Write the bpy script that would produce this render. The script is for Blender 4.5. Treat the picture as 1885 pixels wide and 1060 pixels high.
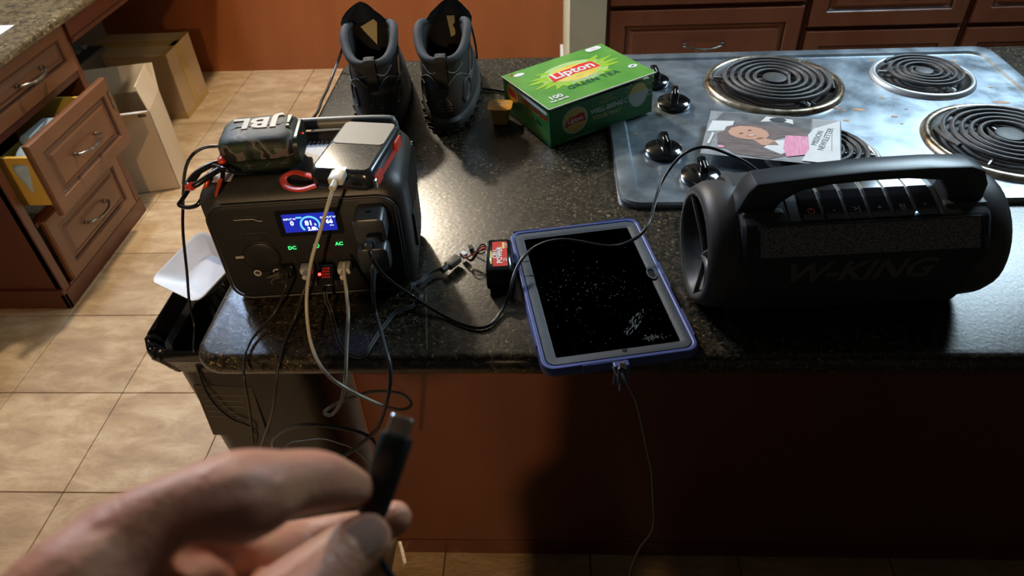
import bpy, bmesh, math, random
from mathutils import Vector, Matrix
random.seed(7)
for o in list(bpy.data.objects): bpy.data.objects.remove(o)
S = bpy.context.scene; COL = S.collection
R = math.radians
# ---------------------------------------------------------------- camera
cam_d = bpy.data.cameras.new('camera'); cam = bpy.data.objects.new('camera', cam_d); COL.objects.link(cam)
cr = Vector((0.99853707, 0.03634014, -0.0400389)); cu = Vector((0.0067895, 0.65035483, 0.75960022)); cf = Vector((-0.05364347, 0.75876082, -0.64915668))
cam.matrix_world = Matrix(((cr.x, cu.x, -cf.x, 0), (cr.y, cu.y, -cf.y, 0), (cr.z, cu.z, -cf.z, 1.49), (0, 0, 0, 1)))
cam_d.sensor_width = 36; cam_d.lens = 1307 / 1885 * 36; cam_d.clip_start = .01
cam_d.dof.use_dof = True; cam_d.dof.focus_distance = .98; cam_d.dof.aperture_fstop = 10
S.camera = cam
# ---------------------------------------------------------------- world, lights, exposure
wd = bpy.data.worlds.new('world'); S.world = wd; wd.use_nodes = True
wd.node_tree.nodes['Background'].inputs[0].default_value = (.9, .85, .75, 1); wd.node_tree.nodes['Background'].inputs[1].default_value = .10
def lamp(name, kind, loc, energy, color, size=.1, target=None, **kw):
    l = bpy.data.lights.new(name, kind); l.energy = energy; l.color = color
    if kind == 'AREA': l.size = size
    else: l.shadow_soft_size = size
    for k, v in kw.items(): setattr(l, k, v)
    o = bpy.data.objects.new(name, l); COL.objects.link(o); o.location = loc
    if target is not None: o.rotation_euler = (Vector(target) - Vector(loc)).to_track_quat('-Z', 'Y').to_euler()
    return o
lamp('room_lamp', 'POINT', (-1.0, 2.6, 2.38), 66, (1, .86, .66), .06)
lamp('room_lamp_cool', 'POINT', (-1.42, 2.15, 2.42), 48, (.50, .68, 1), .14)
lamp('cooktop_lamp', 'AREA', (1.55, 2.15, 2.42), 22, (.64, .85, 1), .8, target=(.5, .9, .9))
lamp('entry_lamp', 'SPOT', (-.25, -2.2, 1.95), 62, (1, .66, .34), .05, target=(-.70, .85, .3), spot_size=R(36), spot_blend=.35)
S.view_settings.view_transform = 'Standard'; S.view_settings.look = 'None'; S.view_settings.gamma = 1; S.view_settings.use_curve_mapping = False
S.view_settings.exposure = 1.35
# ---------------------------------------------------------------- materials
def mat(name, col=(.5, .5, .5), rough=.5, metal=0, var=None, vscale=20, bump=0, bscale=200, coat=0, emit=None, estr=1, stretch=(1, 1, 1), spec=.5, rvar=0, sss=0, trans=0, detail=6):
    m = bpy.data.materials.new(name); m.use_nodes = True; nt = m.node_tree; b = nt.nodes['Principled BSDF']
    b.inputs['Base Color'].default_value = (*col, 1); b.inputs['Roughness'].default_value = rough; b.inputs['Metallic'].default_value = metal
    b.inputs['Specular IOR Level'].default_value = spec
    if coat: b.inputs['Coat Weight'].default_value = coat; b.inputs['Coat Roughness'].default_value = .08
    if sss: b.inputs['Subsurface Weight'].default_value = sss; b.inputs['Subsurface Scale'].default_value = .004; b.inputs['Subsurface Radius'].default_value = (1, .35, .2)
    if trans: b.inputs['Transmission Weight'].default_value = trans
    if emit: b.inputs['Emission Color'].default_value = (*emit, 1); b.inputs['Emission Strength'].default_value = estr
    tc = nt.nodes.new('ShaderNodeTexCoord'); mp = nt.nodes.new('ShaderNodeMapping'); mp.inputs['Scale'].default_value = stretch
    nt.links.new(tc.outputs['Object'], mp.inputs['Vector'])
    def noise(sc, det=detail):
        n = nt.nodes.new('ShaderNodeTexNoise'); n.inputs['Scale'].default_value = sc; n.inputs['Detail'].default_value = det; n.inputs['Roughness'].default_value = .6
        nt.links.new(mp.outputs[0], n.inputs['Vector']); return n
    # every material gets a slight procedural variation
    n = noise(vscale); rp = nt.nodes.new('ShaderNodeValToRGB'); c2 = var if var else tuple(min(1, c * 1.12 + .001) for c in col)
    rp.color_ramp.elements[0].position = .35; rp.color_ramp.elements[1].position = .68
    rp.color_ramp.elements[0].color = (*col, 1); rp.color_ramp.elements[1].color = (*c2, 1)
    nt.links.new(n.outputs['Fac'], rp.inputs[0]); nt.links.new(rp.outputs[0], b.inputs['Base Color'])
    if rvar:
        mr = nt.nodes.new('ShaderNodeMapRange'); mr.inputs['From Min'].default_value = .3; mr.inputs['From Max'].default_value = .7
        mr.inputs['To Min'].default_value = max(.02, rough - rvar); mr.inputs['To Max'].default_value = rough + rvar
        n3 = noise(vscale * 2.3); nt.links.new(n3.outputs['Fac'], mr.inputs['Value']); nt.links.new(mr.outputs[0], b.inputs['Roughness'])
    if bump:
        n2 = noise(bscale, 4); bp = nt.nodes.new('ShaderNodeBump'); bp.inputs['Strength'].default_value = bump; bp.inputs['Distance'].default_value = .001
        nt.links.new(n2.outputs['Fac'], bp.inputs['Height']); nt.links.new(bp.outputs[0], b.inputs['Normal'])
    return m
def granite(name, dark, mid, gold, rough=.2, ks=1):
    m = bpy.data.materials.new(name); m.use_nodes = True; nt = m.node_tree; b = nt.nodes['Principled BSDF']; L = nt.links.new
    tc = nt.nodes.new('ShaderNodeTexCoord')
    def noise(sc, det, ro=.65):
        n = nt.nodes.new('ShaderNodeTexNoise'); n.inputs['Scale'].default_value = sc * ks; n.inputs['Detail'].default_value = det; n.inputs['Roughness'].default_value = ro; n.inputs['Distortion'].default_value = .6
        L(tc.outputs['Object'], n.inputs['Vector']); return n
    def ramp(src, p0, p1, c0, c1):
        r = nt.nodes.new('ShaderNodeValToRGB'); r.color_ramp.elements[0].position = p0; r.color_ramp.elements[1].position = p1
        r.color_ramp.elements[0].color = (*c0, 1); r.color_ramp.elements[1].color = (*c1, 1); L(src, r.inputs[0]); return r
    base = ramp(noise(120, 8).outputs['Fac'], .40, .62, dark, mid)
    fl = ramp(noise(210, 6, .72).outputs['Fac'], .56, .66, (0, 0, 0), (1, 1, 1))
    pat = ramp(noise(14, 3).outputs['Fac'], .35, .65, (.15, .15, .15), (1, 1, 1))
    mul = nt.nodes.new('ShaderNodeMath'); mul.operation = 'MULTIPLY'; L(fl.outputs[0], mul.inputs[0]); L(pat.outputs[0], mul.inputs[1])
    mx = nt.nodes.new('ShaderNodeMix'); mx.data_type = 'RGBA'; L(mul.outputs[0], mx.inputs['Factor']); L(base.outputs[0], mx.inputs['A']); mx.inputs['B'].default_value = (*gold, 1)
    L(mx.outputs['Result'], b.inputs['Base Color'])
    b.inputs['Roughness'].default_value = rough; b.inputs['Specular IOR Level'].default_value = .6
    bp = nt.nodes.new('ShaderNodeBump'); bp.inputs['Strength'].default_value = .16; bp.inputs['Distance'].default_value = .0012; L(noise(170, 5).outputs['Fac'], bp.inputs['Height']); L(bp.outputs[0], b.inputs['Normal'])
    return m
def tilemat():
    m = bpy.data.materials.new('travertine_tile'); m.use_nodes = True; nt = m.node_tree; b = nt.nodes['Principled BSDF']; L = nt.links.new
    g = nt.nodes.new('ShaderNodeNewGeometry'); mp = nt.nodes.new('ShaderNodeMapping'); mp.inputs['Scale'].default_value = (1, 2.2, 1); L(g.outputs['Position'], mp.inputs['Vector'])
    n = nt.nodes.new('ShaderNodeTexNoise'); n.inputs['Scale'].default_value = 6.5; n.inputs['Detail'].default_value = 10; n.inputs['Roughness'].default_value = .68; n.inputs['Distortion'].default_value = .45; L(mp.outputs[0], n.inputs['Vector'])
    r = nt.nodes.new('ShaderNodeValToRGB'); e = r.color_ramp.elements; e[0].position = .3; e[0].color = (.31, .20, .115, 1); e[1].position = .72; e[1].color = (.60, .45, .28, 1)
    x = e.new(.48); x.color = (.42, .28, .155, 1); L(n.outputs['Fac'], r.inputs[0])
    oi = nt.nodes.new('ShaderNodeObjectInfo'); hs = nt.nodes.new('ShaderNodeHueSaturation'); mr = nt.nodes.new('ShaderNodeMapRange'); mr.inputs['To Min'].default_value = .9; mr.inputs['To Max'].default_value = 1.1
    L(oi.outputs['Random'], mr.inputs['Value']); L(mr.outputs[0], hs.inputs['Value']); L(r.outputs[0], hs.inputs['Color']); L(hs.outputs[0], b.inputs['Base Color'])
    n2 = nt.nodes.new('ShaderNodeTexNoise'); n2.inputs['Scale'].default_value = 30; n2.inputs['Detail'].default_value = 8; n2.inputs['Distortion'].default_value = .8; L(mp.outputs[0], n2.inputs['Vector'])
    bp = nt.nodes.new('ShaderNodeBump'); bp.inputs['Strength'].default_value = .55; bp.inputs['Distance'].default_value = .004; L(n2.outputs['Fac'], bp.inputs['Height']); L(bp.outputs[0], b.inputs['Normal'])
    b.inputs['Roughness'].default_value = .42
    return m
def camo():
    m = bpy.data.materials.new('camouflage_mesh'); m.use_nodes = True; nt = m.node_tree; b = nt.nodes['Principled BSDF']; L = nt.links.new
    tc = nt.nodes.new('ShaderNodeTexCoord'); n = nt.nodes.new('ShaderNodeTexNoise'); n.inputs['Scale'].default_value = 42; n.inputs['Detail'].default_value = 1.5; L(tc.outputs['Object'], n.inputs['Vector'])
    r = nt.nodes.new('ShaderNodeValToRGB'); r.color_ramp.interpolation = 'CONSTANT'; e = r.color_ramp.elements
    e[0].color = (.006, .007, .008, 1); e[1].position = .47; e[1].color = (.02, .05, .022, 1); x = e.new(.555); x.color = (.17, .145, .13, 1); x = e.new(.62); x.color = (.01, .011, .012, 1)
    L(n.outputs['Fac'], r.inputs[0])
    ck = nt.nodes.new('ShaderNodeTexChecker'); ck.inputs['Scale'].default_value = 900; L(tc.outputs['Object'], ck.inputs['Vector'])
    mx = nt.nodes.new('ShaderNodeMix'); mx.data_type = 'RGBA'; mx.blend_type = 'MULTIPLY'; mx.inputs['Factor'].default_value = .6; L(r.outputs[0], mx.inputs['A']); L(ck.outputs['Color'], mx.inputs['B']); L(mx.outputs['Result'], b.inputs['Base Color'])
    bp = nt.nodes.new('ShaderNodeBump'); bp.inputs['Strength'].default_value = .5; bp.inputs['Distance'].default_value = .0006; L(ck.outputs['Fac'], bp.inputs['Height']); L(bp.outputs[0], b.inputs['Normal'])
    b.inputs['Roughness'].default_value = .6
    return m
def meshgrille():
    m = bpy.data.materials.new('woven_grille'); m.use_nodes = True; nt = m.node_tree; b = nt.nodes['Principled BSDF']; L = nt.links.new
    tc = nt.nodes.new('ShaderNodeTexCoord'); v = nt.nodes.new('ShaderNodeTexVoronoi'); v.inputs['Scale'].default_value = 520; v.inputs['Randomness'].default_value = .8; L(tc.outputs['Object'], v.inputs['Vector'])
    r = nt.nodes.new('ShaderNodeValToRGB'); r.color_ramp.elements[0].position = .25; r.color_ramp.elements[0].color = (.004, .004, .004, 1); r.color_ramp.elements[1].position = .5; r.color_ramp.elements[1].color = (.20, .20, .195, 1)
    L(v.outputs['Distance'], r.inputs[0]); L(r.outputs[0], b.inputs['Base Color']); b.inputs['Roughness'].default_value = .5
    return m
M = {
 'granite': granite('polished_granite', (.005, .0045, .0035), (.045, .035, .022), (.38, .28, .14), .27),
 'granite2': granite('desk_granite', (.02, .014, .007), (.12, .085, .04), (.58, .48, .28), .3, .42),
 'tile': tilemat(), 'grout': mat('grout', (.10, .065, .035), .9),
 'orange': mat('orange_cherry_panel', (.21, .060, .016), .38, var=(.30, .090, .026), vscale=3, stretch=(1, 1, .25)),
 'cherry': mat('cherry_wood', (.075, .020, .010), .30, var=(.10, .028, .014), vscale=9, stretch=(1, 1, .3), coat=.2),
 'cherry_face': mat('worn_cherry_wood', (.105, .038, .015), .34, var=(.15, .058, .024), vscale=10, stretch=(.4, 1, 1), coat=.2),
 'cherry_dark': mat('dark_cherry_wood', (.035, .010, .006), .35),  # darker cherry for panel grooves, back panel and toe kick
 'cherry_kit': mat('kitchen_cherry_wood', (.19, .064, .032), .32, var=(.24, .085, .044), vscale=8, stretch=(1, 1, .4), coat=.25),
 'island': mat('island_veneer', (.10, .032, .016), .4, var=(.125, .040, .020), vscale=5, stretch=(1, 1, .3)),
 'wear': mat('bare_wood_edge', (.16, .07, .04), .6),
 'pewter': mat('pewter', (.32, .29, .25), .3, 1, var=(.12, .1, .09), vscale=80),
 'paint': mat('pale_green_paint', (.60, .60, .42), .6, var=(.52, .52, .37), vscale=6), 'cream': mat('cream_paint', (.55, .5, .4), .8), 'white': mat('white_paint', (.75, .74, .7), .5),
 'shell': mat('dull_ceiling_paint', (.12, .105, .085), .9),
 'steel': mat('brushed_steel', (.24, .30, .36), .33, .82, var=(.50, .57, .63), vscale=9, rvar=.10, bump=.10, bscale=90),
 'steel_edge': mat('steel_edge', (.62, .66, .7), .22, 1),
 'burnt': mat('burnt_chrome', (.62, .55, .42), .28, .85, var=(.10, .045, .02), vscale=22, rvar=.1),
 'chrome': mat('chrome_pan', (.60, .65, .68), .38, .6, var=(.55, .59, .62), vscale=16),
 'soot': mat('sooted_pan', (.006, .005, .005), .45, .1, var=(.045, .028, .02), vscale=40),
 'coil': mat('heating_coil', (.045, .045, .047), .5, .2, var=(.10, .098, .095), vscale=35),
 'grease': mat('dried_grease', (.42, .17, .06), .5, var=(.62, .38, .2), vscale=60),
 'gloss': mat('glossy_black_plastic', (.006, .006, .007), .12, coat=.6),
 'black': mat('black_plastic', (.012, .012, .013), .38, bump=.12, bscale=900),
 'shellps': mat('textured_charcoal_plastic', (.028, .027, .026), .36, bump=.25, bscale=1100, var=(.036, .035, .033), vscale=200),
 'psface': mat('matt_panel_plastic', (.008, .008, .008), .5),
 'grayp': mat('gray_plastic', (.12, .125, .125), .38), 'screenblue': mat('lcd_glow', (.0, .0, .05), .3, emit=(.006, .010, .16), estr=1.0),
 'lcdtext': mat('lcd_digits', (.8, .9, 1), .3, emit=(.62, .8, 1), estr=.8), 'lcdcyan': mat('lcd_ring', (.2, .6, 1), .3, emit=(.10, .50, 1), estr=.5),
 'green': mat('green_light', (.1, .8, .3), .3, emit=(.04, .9, .22), estr=.5), 'redled': mat('red_light', (1, .05, .02), .3, emit=(1, .015, .01), estr=7),
 'blueled': mat('blue_light', (.2, .5, 1), .3, emit=(.3, .65, 1), estr=9),
 'faint': mat('faint_print', (.045, .045, .043), .45), 'faint2': mat('faded_gray_print', (.07, .07, .068), .5), 'spoke': mat('scuffed_gray_rubber', (.055, .052, .048), .45), 'logok': mat('faded_logo_print', (.085, .085, .082), .5), 'midprint': mat('gray_print', (.4, .4, .38), .5),
 'camo': camo(), 'olive': mat('olive_rubber', (.010, .018, .011), .4), 'logo_go': mat('raised_logo', (.10, .10, .075), .45), 'logo_edge': mat('raised_logo_edge', (.22, .09, .03), .5), 'adapterp': mat('dark_gray_adapter_plastic', (.040, .044, .050), .32),
 'red': mat('red_rubber', (.62, .045, .02), .4), 'redor': mat('orange_red_metal', (.6, .075, .02), .25, .3),
 'blackmetal': mat('black_anodised_metal', (.01, .01, .012), .18, .4, coat=.5),
 'pb': mat('navy_black_plastic', (.012, .016, .024), .25, coat=.3), 'pbtop': mat('satin_gray_plastic', (.095, .085, .065), .5, bump=.1, bscale=900), 'pbglass': mat('scratched_gloss', (.008, .008, .008), .1, var=(.10, .098, .09), vscale=420, detail=10),
 'whitep': mat('white_cable', (.50, .46, .36), .4), 'steelplug': mat('plug_steel', (.62, .60, .56), .25, 1), 'cable': mat('black_cable', (.009, .009, .010), .32), 'cableg': mat('gray_cable', (.06, .064, .072), .35), 'cablebr': mat('olive_black_cable', (.02, .018, .012), .4),
 'boot': mat('dark_boot_leather', (.016, .020, .024), .55, bump=.5, bscale=350, var=(.026, .031, .036), vscale=30), 'bootpad': mat('navy_padded_lining', (.013, .019, .026), .75, bump=.5, bscale=600), 'bootgray': mat('gray_boot_overlay', (.030, .030, .028), .45, bump=.2, bscale=400),
 'sole': mat('gray_rubber_sole', (.050, .052, .050), .55, bump=.2, bscale=200), 'piping': mat('silver_piping', (.15, .155, .15), .4), 'bootin': mat('black_lining', (.006, .006, .006), .9), 'tag': mat('yellowed_label', (.44, .38, .22), .7), 'lace': mat('black_lace', (.01, .01, .01), .7),
 'amber': mat('amber_foil', (.72, .33, .03), .3, var=(.85, .45, .06), vscale=90), 'cupp': mat('yellow_cup_plastic', (.52, .36, .09), .3),
 'gbox': mat('lit_green_card', (.07, .27, .035), .38, var=(.14, .37, .06), vscale=14), 'gboxd': mat('green_card_side', (.045, .25, .055), .4, var=(.07, .32, .07), vscale=10), 'gboxdd': mat('shaded_green_card_front', (.035, .20, .055), .4), 'cardin': mat('white_card', (.72, .70, .62), .7),  # same green card with light and shade painted in: lid lightest, front darkest
 'lyel': mat('yellow_print', (.72, .50, .05), .4, var=(.80, .66, .16), vscale=30), 'lred': mat('red_print', (.68, .02, .02), .4), 'lwhite': mat('white_print', (.72, .73, .70), .4), 'ldark': mat('dark_green_print', (.01, .10, .05), .4), 'lleaf': mat('leaf_green_print', (.30, .52, .03), .4), 'lgold': mat('gold_print', (.6, .5, .12), .4), 'lmug': mat('gray_green_print', (.48, .55, .48), .4), 'lpale': mat('pale_glow_print', (.42, .60, .22), .4),
 'mag': mat('magazine_gray', (.24, .26, .28), .3, var=(.42, .43, .45), vscale=45), 'magd': mat('magazine_dark', (.10, .11, .12), .3, var=(.24, .25, .26), vscale=40), 'hairp': mat('printed_brown_hair', (.15, .12, .115), .3, var=(.27, .235, .225), vscale=120, stretch=(.25, 2, 1)), 'skinp': mat('printed_skin', (.60, .36, .26), .3), 'pinkp': mat('printed_pink', (.82, .28, .47), .3, var=(.9, .5, .62), vscale=150, stretch=(3, .4, 1)), 'magw': mat('magazine_white', (.74, .77, .78), .3), 'printdark': mat('dark_print', (.05, .06, .07), .4), 'lips': mat('printed_lips', (.6, .2, .17), .4),
 'tabblue': mat('blue_rubber_case', (.050, .075, .24), .42), 'tabbez': mat('slate_rubber', (.026, .038, .052), .55, bump=.4, bscale=900), 'tabglass': mat('tablet_glass', (.020, .020, .018), .12, var=(.030, .030, .027), vscale=25), 'smudge': mat('dust_smudge', (.12, .15, .17), .5),
 'batt': mat('black_shrink_wrap', (.008, .009, .012), .18, coat=.5), 'bred': mat('red_battery_label', (.55, .03, .02), .3), 'bwire': mat('red_wire', (.4, .03, .015), .4), 'byel': mat('yellow_battery_print', (.75, .6, .08), .4),
 'spk': mat('speaker_rubber', (.038, .037, .036), .5, bump=.1, bscale=600), 'spkh': mat('satin_black_handle', (.030, .036, .042), .33, bump=.1, bscale=900), 'spkd': mat('speaker_fabric', (.017, .019, .021), .7, bump=.3, bscale=900), 'grille': meshgrille(), 'spktop': mat('dusty_gray_plastic', (.022, .025, .028), .4, var=(.05, .054, .058), vscale=200),
 'carton': mat('brown_cardboard', (.40, .27, .15), .75, var=(.44, .30, .17), vscale=8), 'carton2': mat('pale_cardboard', (.52, .40, .27), .75, var=(.56, .44, .31), vscale=8), 'tape': mat('packing_tape', (.42, .28, .10), .25), 'label': mat('white_paper_label', (.72, .74, .74), .6), 'bagplastic': mat('clear_grey_plastic', (.25, .23, .2), .2), 'darkbox': mat('dark_storage_plastic', (.02, .021, .019), .5),
 'goldside': mat('yellow_varnished_drawer', (.56, .36, .07), .4), 'bluepack': mat('pale_blue_wrap', (.30, .45, .62), .3, var=(.42, .56, .70), vscale=25, bump=.4, bscale=40),
 'bag': mat('black_bin_liner', (.006, .006, .007), .16, bump=.9, bscale=45), 'bin': mat('brown_black_bin', (.006, .005, .004), .3, spec=.3), 'sticker': mat('bin_sticker', (.03, .025, .018), .25, var=(.02, .017, .013), vscale=60), 'foam': mat('white_foam', (.56, .58, .62), .45),
 'skin': mat('skin', (.50, .24, .13), .5, sss=.12, var=(.50, .185, .115), vscale=55, bump=.5, bscale=380), 'nail': mat('fingernail', (.62, .38, .29), .2, sss=.1), 'plugb': mat('green_black_plug', (.007, .013, .012), .4), 'cloth': mat('dark_cotton', (.03, .03, .035), .9), 'olivep': mat('olive_clip_plastic', (.075, .068, .045), .4), 'paper': mat('white_paper', (.75, .8, .85), .6),
}
# ---------------------------------------------------------------- helpers
def link(name, bm_or_me, m, parent=None, loc=(0, 0, 0), rot=(0, 0, 0), smooth=False, angle=40):
    if isinstance(bm_or_me, bmesh.types.BMesh):
        me = bpy.data.meshes.new(name); bmesh.ops.recalc_face_normals(bm_or_me, faces=bm_or_me.faces); bm_or_me.to_mesh(me); bm_or_me.free()
    else: me = bm_or_me
    if m is not None:
        me.materials.clear()
        for q in (m if isinstance(m, (list, tuple)) else [m]): me.materials.append(M[q] if isinstance(q, str) else q)
    if smooth:
        me.shade_smooth()
        try: me.set_sharp_from_angle(angle=R(angle))
        except Exception: pass
    o = bpy.data.objects.new(name, me); COL.objects.link(o); o.parent = parent; o.location = loc; o.rotation_euler = rot
    return o
def tag(o, label=None, cat=None, group=None, kind=None):
    if label: o['label'] = label
    if cat: o['category'] = cat
    if group: o['group'] = group
    if kind: o['kind'] = kind
    return o
def thing(name, label, cat, loc=(0, 0, 0), rot=(0, 0, 0), group=None):
    o = bpy.data.objects.new(name, None); COL.objects.link(o); o.location = loc; o.rotation_euler = rot; o.empty_display_size = .05
    return tag(o, label, cat, group)
def box(x0, x1, y0, y1, z0, z1, bev=0, seg=2, bm=None):
    own = bm is None; b = bmesh.new()
    r = bmesh.ops.create_cube(b, size=1)
    for v in b.verts: v.co = Vector(((x0 + x1) / 2 + v.co.x * (x1 - x0), (y0 + y1) / 2 + v.co.y * (y1 - y0), (z0 + z1) / 2 + v.co.z * (z1 - z0)))
    if bev: bmesh.ops.bevel(b, geom=list(b.edges), offset=bev, segments=seg, profile=.5, affect='EDGES')
    if own: return b
    me = bpy.data.meshes.new('t'); b.to_mesh(me); b.free(); bm.from_mesh(me); bpy.data.meshes.remove(me); return bm
def join(*bms):
    out = bmesh.new()
    for b in bms:
        me = bpy.data.meshes.new('t'); b.to_mesh(me); b.free(); out.from_mesh(me); bpy.data.meshes.remove(me)
    return out
def xf(bm, loc=(0, 0, 0), rot=(0, 0, 0), sc=(1, 1, 1)):
    from mathutils import Euler
    m = Matrix.Translation(loc) @ Euler(rot).to_matrix().to_4x4() @ Matrix.Diagonal((*sc, 1)); bm.transform(m); return bm
def smoothpath(P, n=5):
    P = [Vector(p) for p in P]; out = []
    for i in range(len(P) - 1):
        a = P[max(i - 1, 0)]; b = P[i]; c = P[i + 1]; d = P[min(i + 2, len(P) - 1)]
        for k in range(n):
            t = k / n; out.append(.5 * ((2 * b) + (c - a) * t + (2 * a - 5 * b + 4 * c - d) * t * t + (3 * b - a - 3 * c + d) * t ** 3))
    out.append(P[-1]); return out
def tube(P, r, seg=8, smooth=5, closed=False, flat=1.0, up=None):
    """sweep a circle (or a flattened one) along points; r may be a list"""
    if closed: P = list(P) + [P[0]]
    Q = smoothpath(P, smooth) if smooth else [Vector(p) for p in P]
    if closed: Q = Q[:-1]
    n = len(Q); bm = bmesh.new(); rings = []
    t0 = (Q[1] - Q[0]).normalized(); nrm = Vector(up) if up else t0.orthogonal().normalized()
    for i, q in enumerate(Q):
        if closed: t = (Q[(i + 1) % n] - Q[i - 1])
        else: t = Q[min(i + 1, n - 1)] - Q[max(i - 1, 0)]
        if t.length < 1e-9: t = t0
        t.normalize()
        if up: u0 = Vector(up)
        else: u0 = nrm
        nn = u0 - t * u0.dot(t)
        if nn.length < 1e-6: nn = t.orthogonal()
        nn.normalize(); nrm = nn; bb = t.cross(nn)
        rr = r if not isinstance(r, (list, tuple)) else r[min(int(i / n * len(r)), len(r) - 1)]
        rings.append([bm.verts.new(q + nn * (rr * flat * math.cos(2 * math.pi * k / seg)) + bb * (rr * math.sin(2 * math.pi * k / seg))) for k in range(seg)])
    for i in range(n if closed else n - 1):
        a = rings[i]; b = rings[(i + 1) % n]
        for k in range(seg): bm.faces.new((a[k], a[(k + 1) % seg], b[(k + 1) % seg], b[k]))
    if not closed: bm.faces.new(rings[0][::-1]); bm.faces.new(rings[-1])
    return bm
def lathe(prof, seg=32, cap=True):
    bm = bmesh.new(); rings = []
    for r, z in prof:
        rings.append([bm.verts.new((r * math.cos(2 * math.pi * k / seg), r * math.sin(2 * math.pi * k / seg), z)) for k in range(seg)] if r > 1e-6 else [bm.verts.new((0, 0, z))])
    for a, b in zip(rings, rings[1:]):
        for k in range(seg):
            q = [a[k % len(a)], a[(k + 1) % seg % len(a)], b[(k + 1) % seg % len(b)], b[k % len(b)]]
            q2 = []
            for v in q:
                if v not in q2: q2.append(v)
            if len(q2) > 2: bm.faces.new(q2)
    if cap:
        for rg in (rings[0], rings[-1]):
            if len(rg) > 2: bm.faces.new(rg)
    return bm
def prism(pts, h0, h1, axis='z', bev=0, seg=2):
    """extrude polygon; axis z: pts (x,y); axis y: pts (x,z); axis x: pts (y,z)"""
    bm = bmesh.new()
    def v(p, h): return (p[0], p[1], h) if axis == 'z' else (p[0], h, p[1]) if axis == 'y' else (h, p[0], p[1])
    a = [bm.verts.new(v(p, h0)) for p in pts]; b = [bm.verts.new(v(p, h1)) for p in pts]; n = len(pts)
    f1 = bm.faces.new(a[::-1]); f2 = bm.faces.new(b)
    for i in range(n): bm.faces.new((a[i], a[(i + 1) % n], b[(i + 1) % n], b[i]))
    if bev:
        bmesh.ops.recalc_face_normals(bm, faces=bm.faces)
        bmesh.ops.bevel(bm, geom=list(f1.edges) + list(f2.edges) if bev > 0 else list(bm.edges), offset=abs(bev), segments=seg, profile=.5, affect='EDGES')
    return bm
def loft(rings, cap0=True, cap1=True):
    bm = bmesh.new(); V = [[bm.verts.new(p) for p in r] for r in rings]; n = len(rings[0])
    for a, b in zip(V, V[1:]):
        for k in range(n): bm.faces.new((a[k], a[(k + 1) % n], b[(k + 1) % n], b[k]))
    if cap0: bm.faces.new(V[0][::-1])
    if cap1: bm.faces.new(V[-1])
    return bm
def rrect(w, h, r, n=5, cx=0, cy=0):
    out = []
    for sx, sy, a0 in ((1, 1, 0), (-1, 1, 90), (-1, -1, 180), (1, -1, 270)):
        for k in range(n + 1):
            a = R(a0 + 90 * k / n); out.append((cx + sx * (w / 2 - r) + r * math.cos(a), cy + sy * (h / 2 - r) + r * math.sin(a)))
    return out
def oval(w, h, n=24, cx=0, cy=0, rot=0, a0=0, a1=360):
    c, s = math.cos(R(rot)), math.sin(R(rot)); out = []
    for k in range(n):
        a = R(a0 + (a1 - a0) * k / n); x = w / 2 * math.cos(a); y = h / 2 * math.sin(a); out.append((cx + c * x - s * y, cy + s * x + c * y))
    return out
def ringplate(r0, r1, h0, h1, n=32):
    return lathe([(r0, h0), (r1, h0), (r1, h1), (r0, h1), (r0, h0)], n, cap=False)
def text(body, size, m, parent, loc, rot=(0, 0, 0), ext=.0002, name='lettering', shear=0, off=0, sx=1, align='CENTER', space=1):
    c = bpy.data.curves.new('t', 'FONT'); c.body = body; c.size = size; c.extrude = ext; c.align_x = align; c.align_y = 'CENTER'; c.shear = shear; c.offset = off; c.space_character = space; c.resolution_u = 2
    t = bpy.data.objects.new('t', c); COL.objects.link(t); dg = bpy.context.evaluated_depsgraph_get(); me = bpy.data.meshes.new_from_object(t.evaluated_get(dg)); bpy.data.objects.remove(t); bpy.data.curves.remove(c)
    if sx != 1:
        for v in me.vertices: v.co.x *= sx
    return link(name, me, m, parent, loc, rot)
def cablething(name, pts, r, m, label, cat='cable', seg=8, **kw):
    o = link(name, tube(pts, r, seg, **kw), m, smooth=True, angle=80); return tag(o, label, cat)

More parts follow.
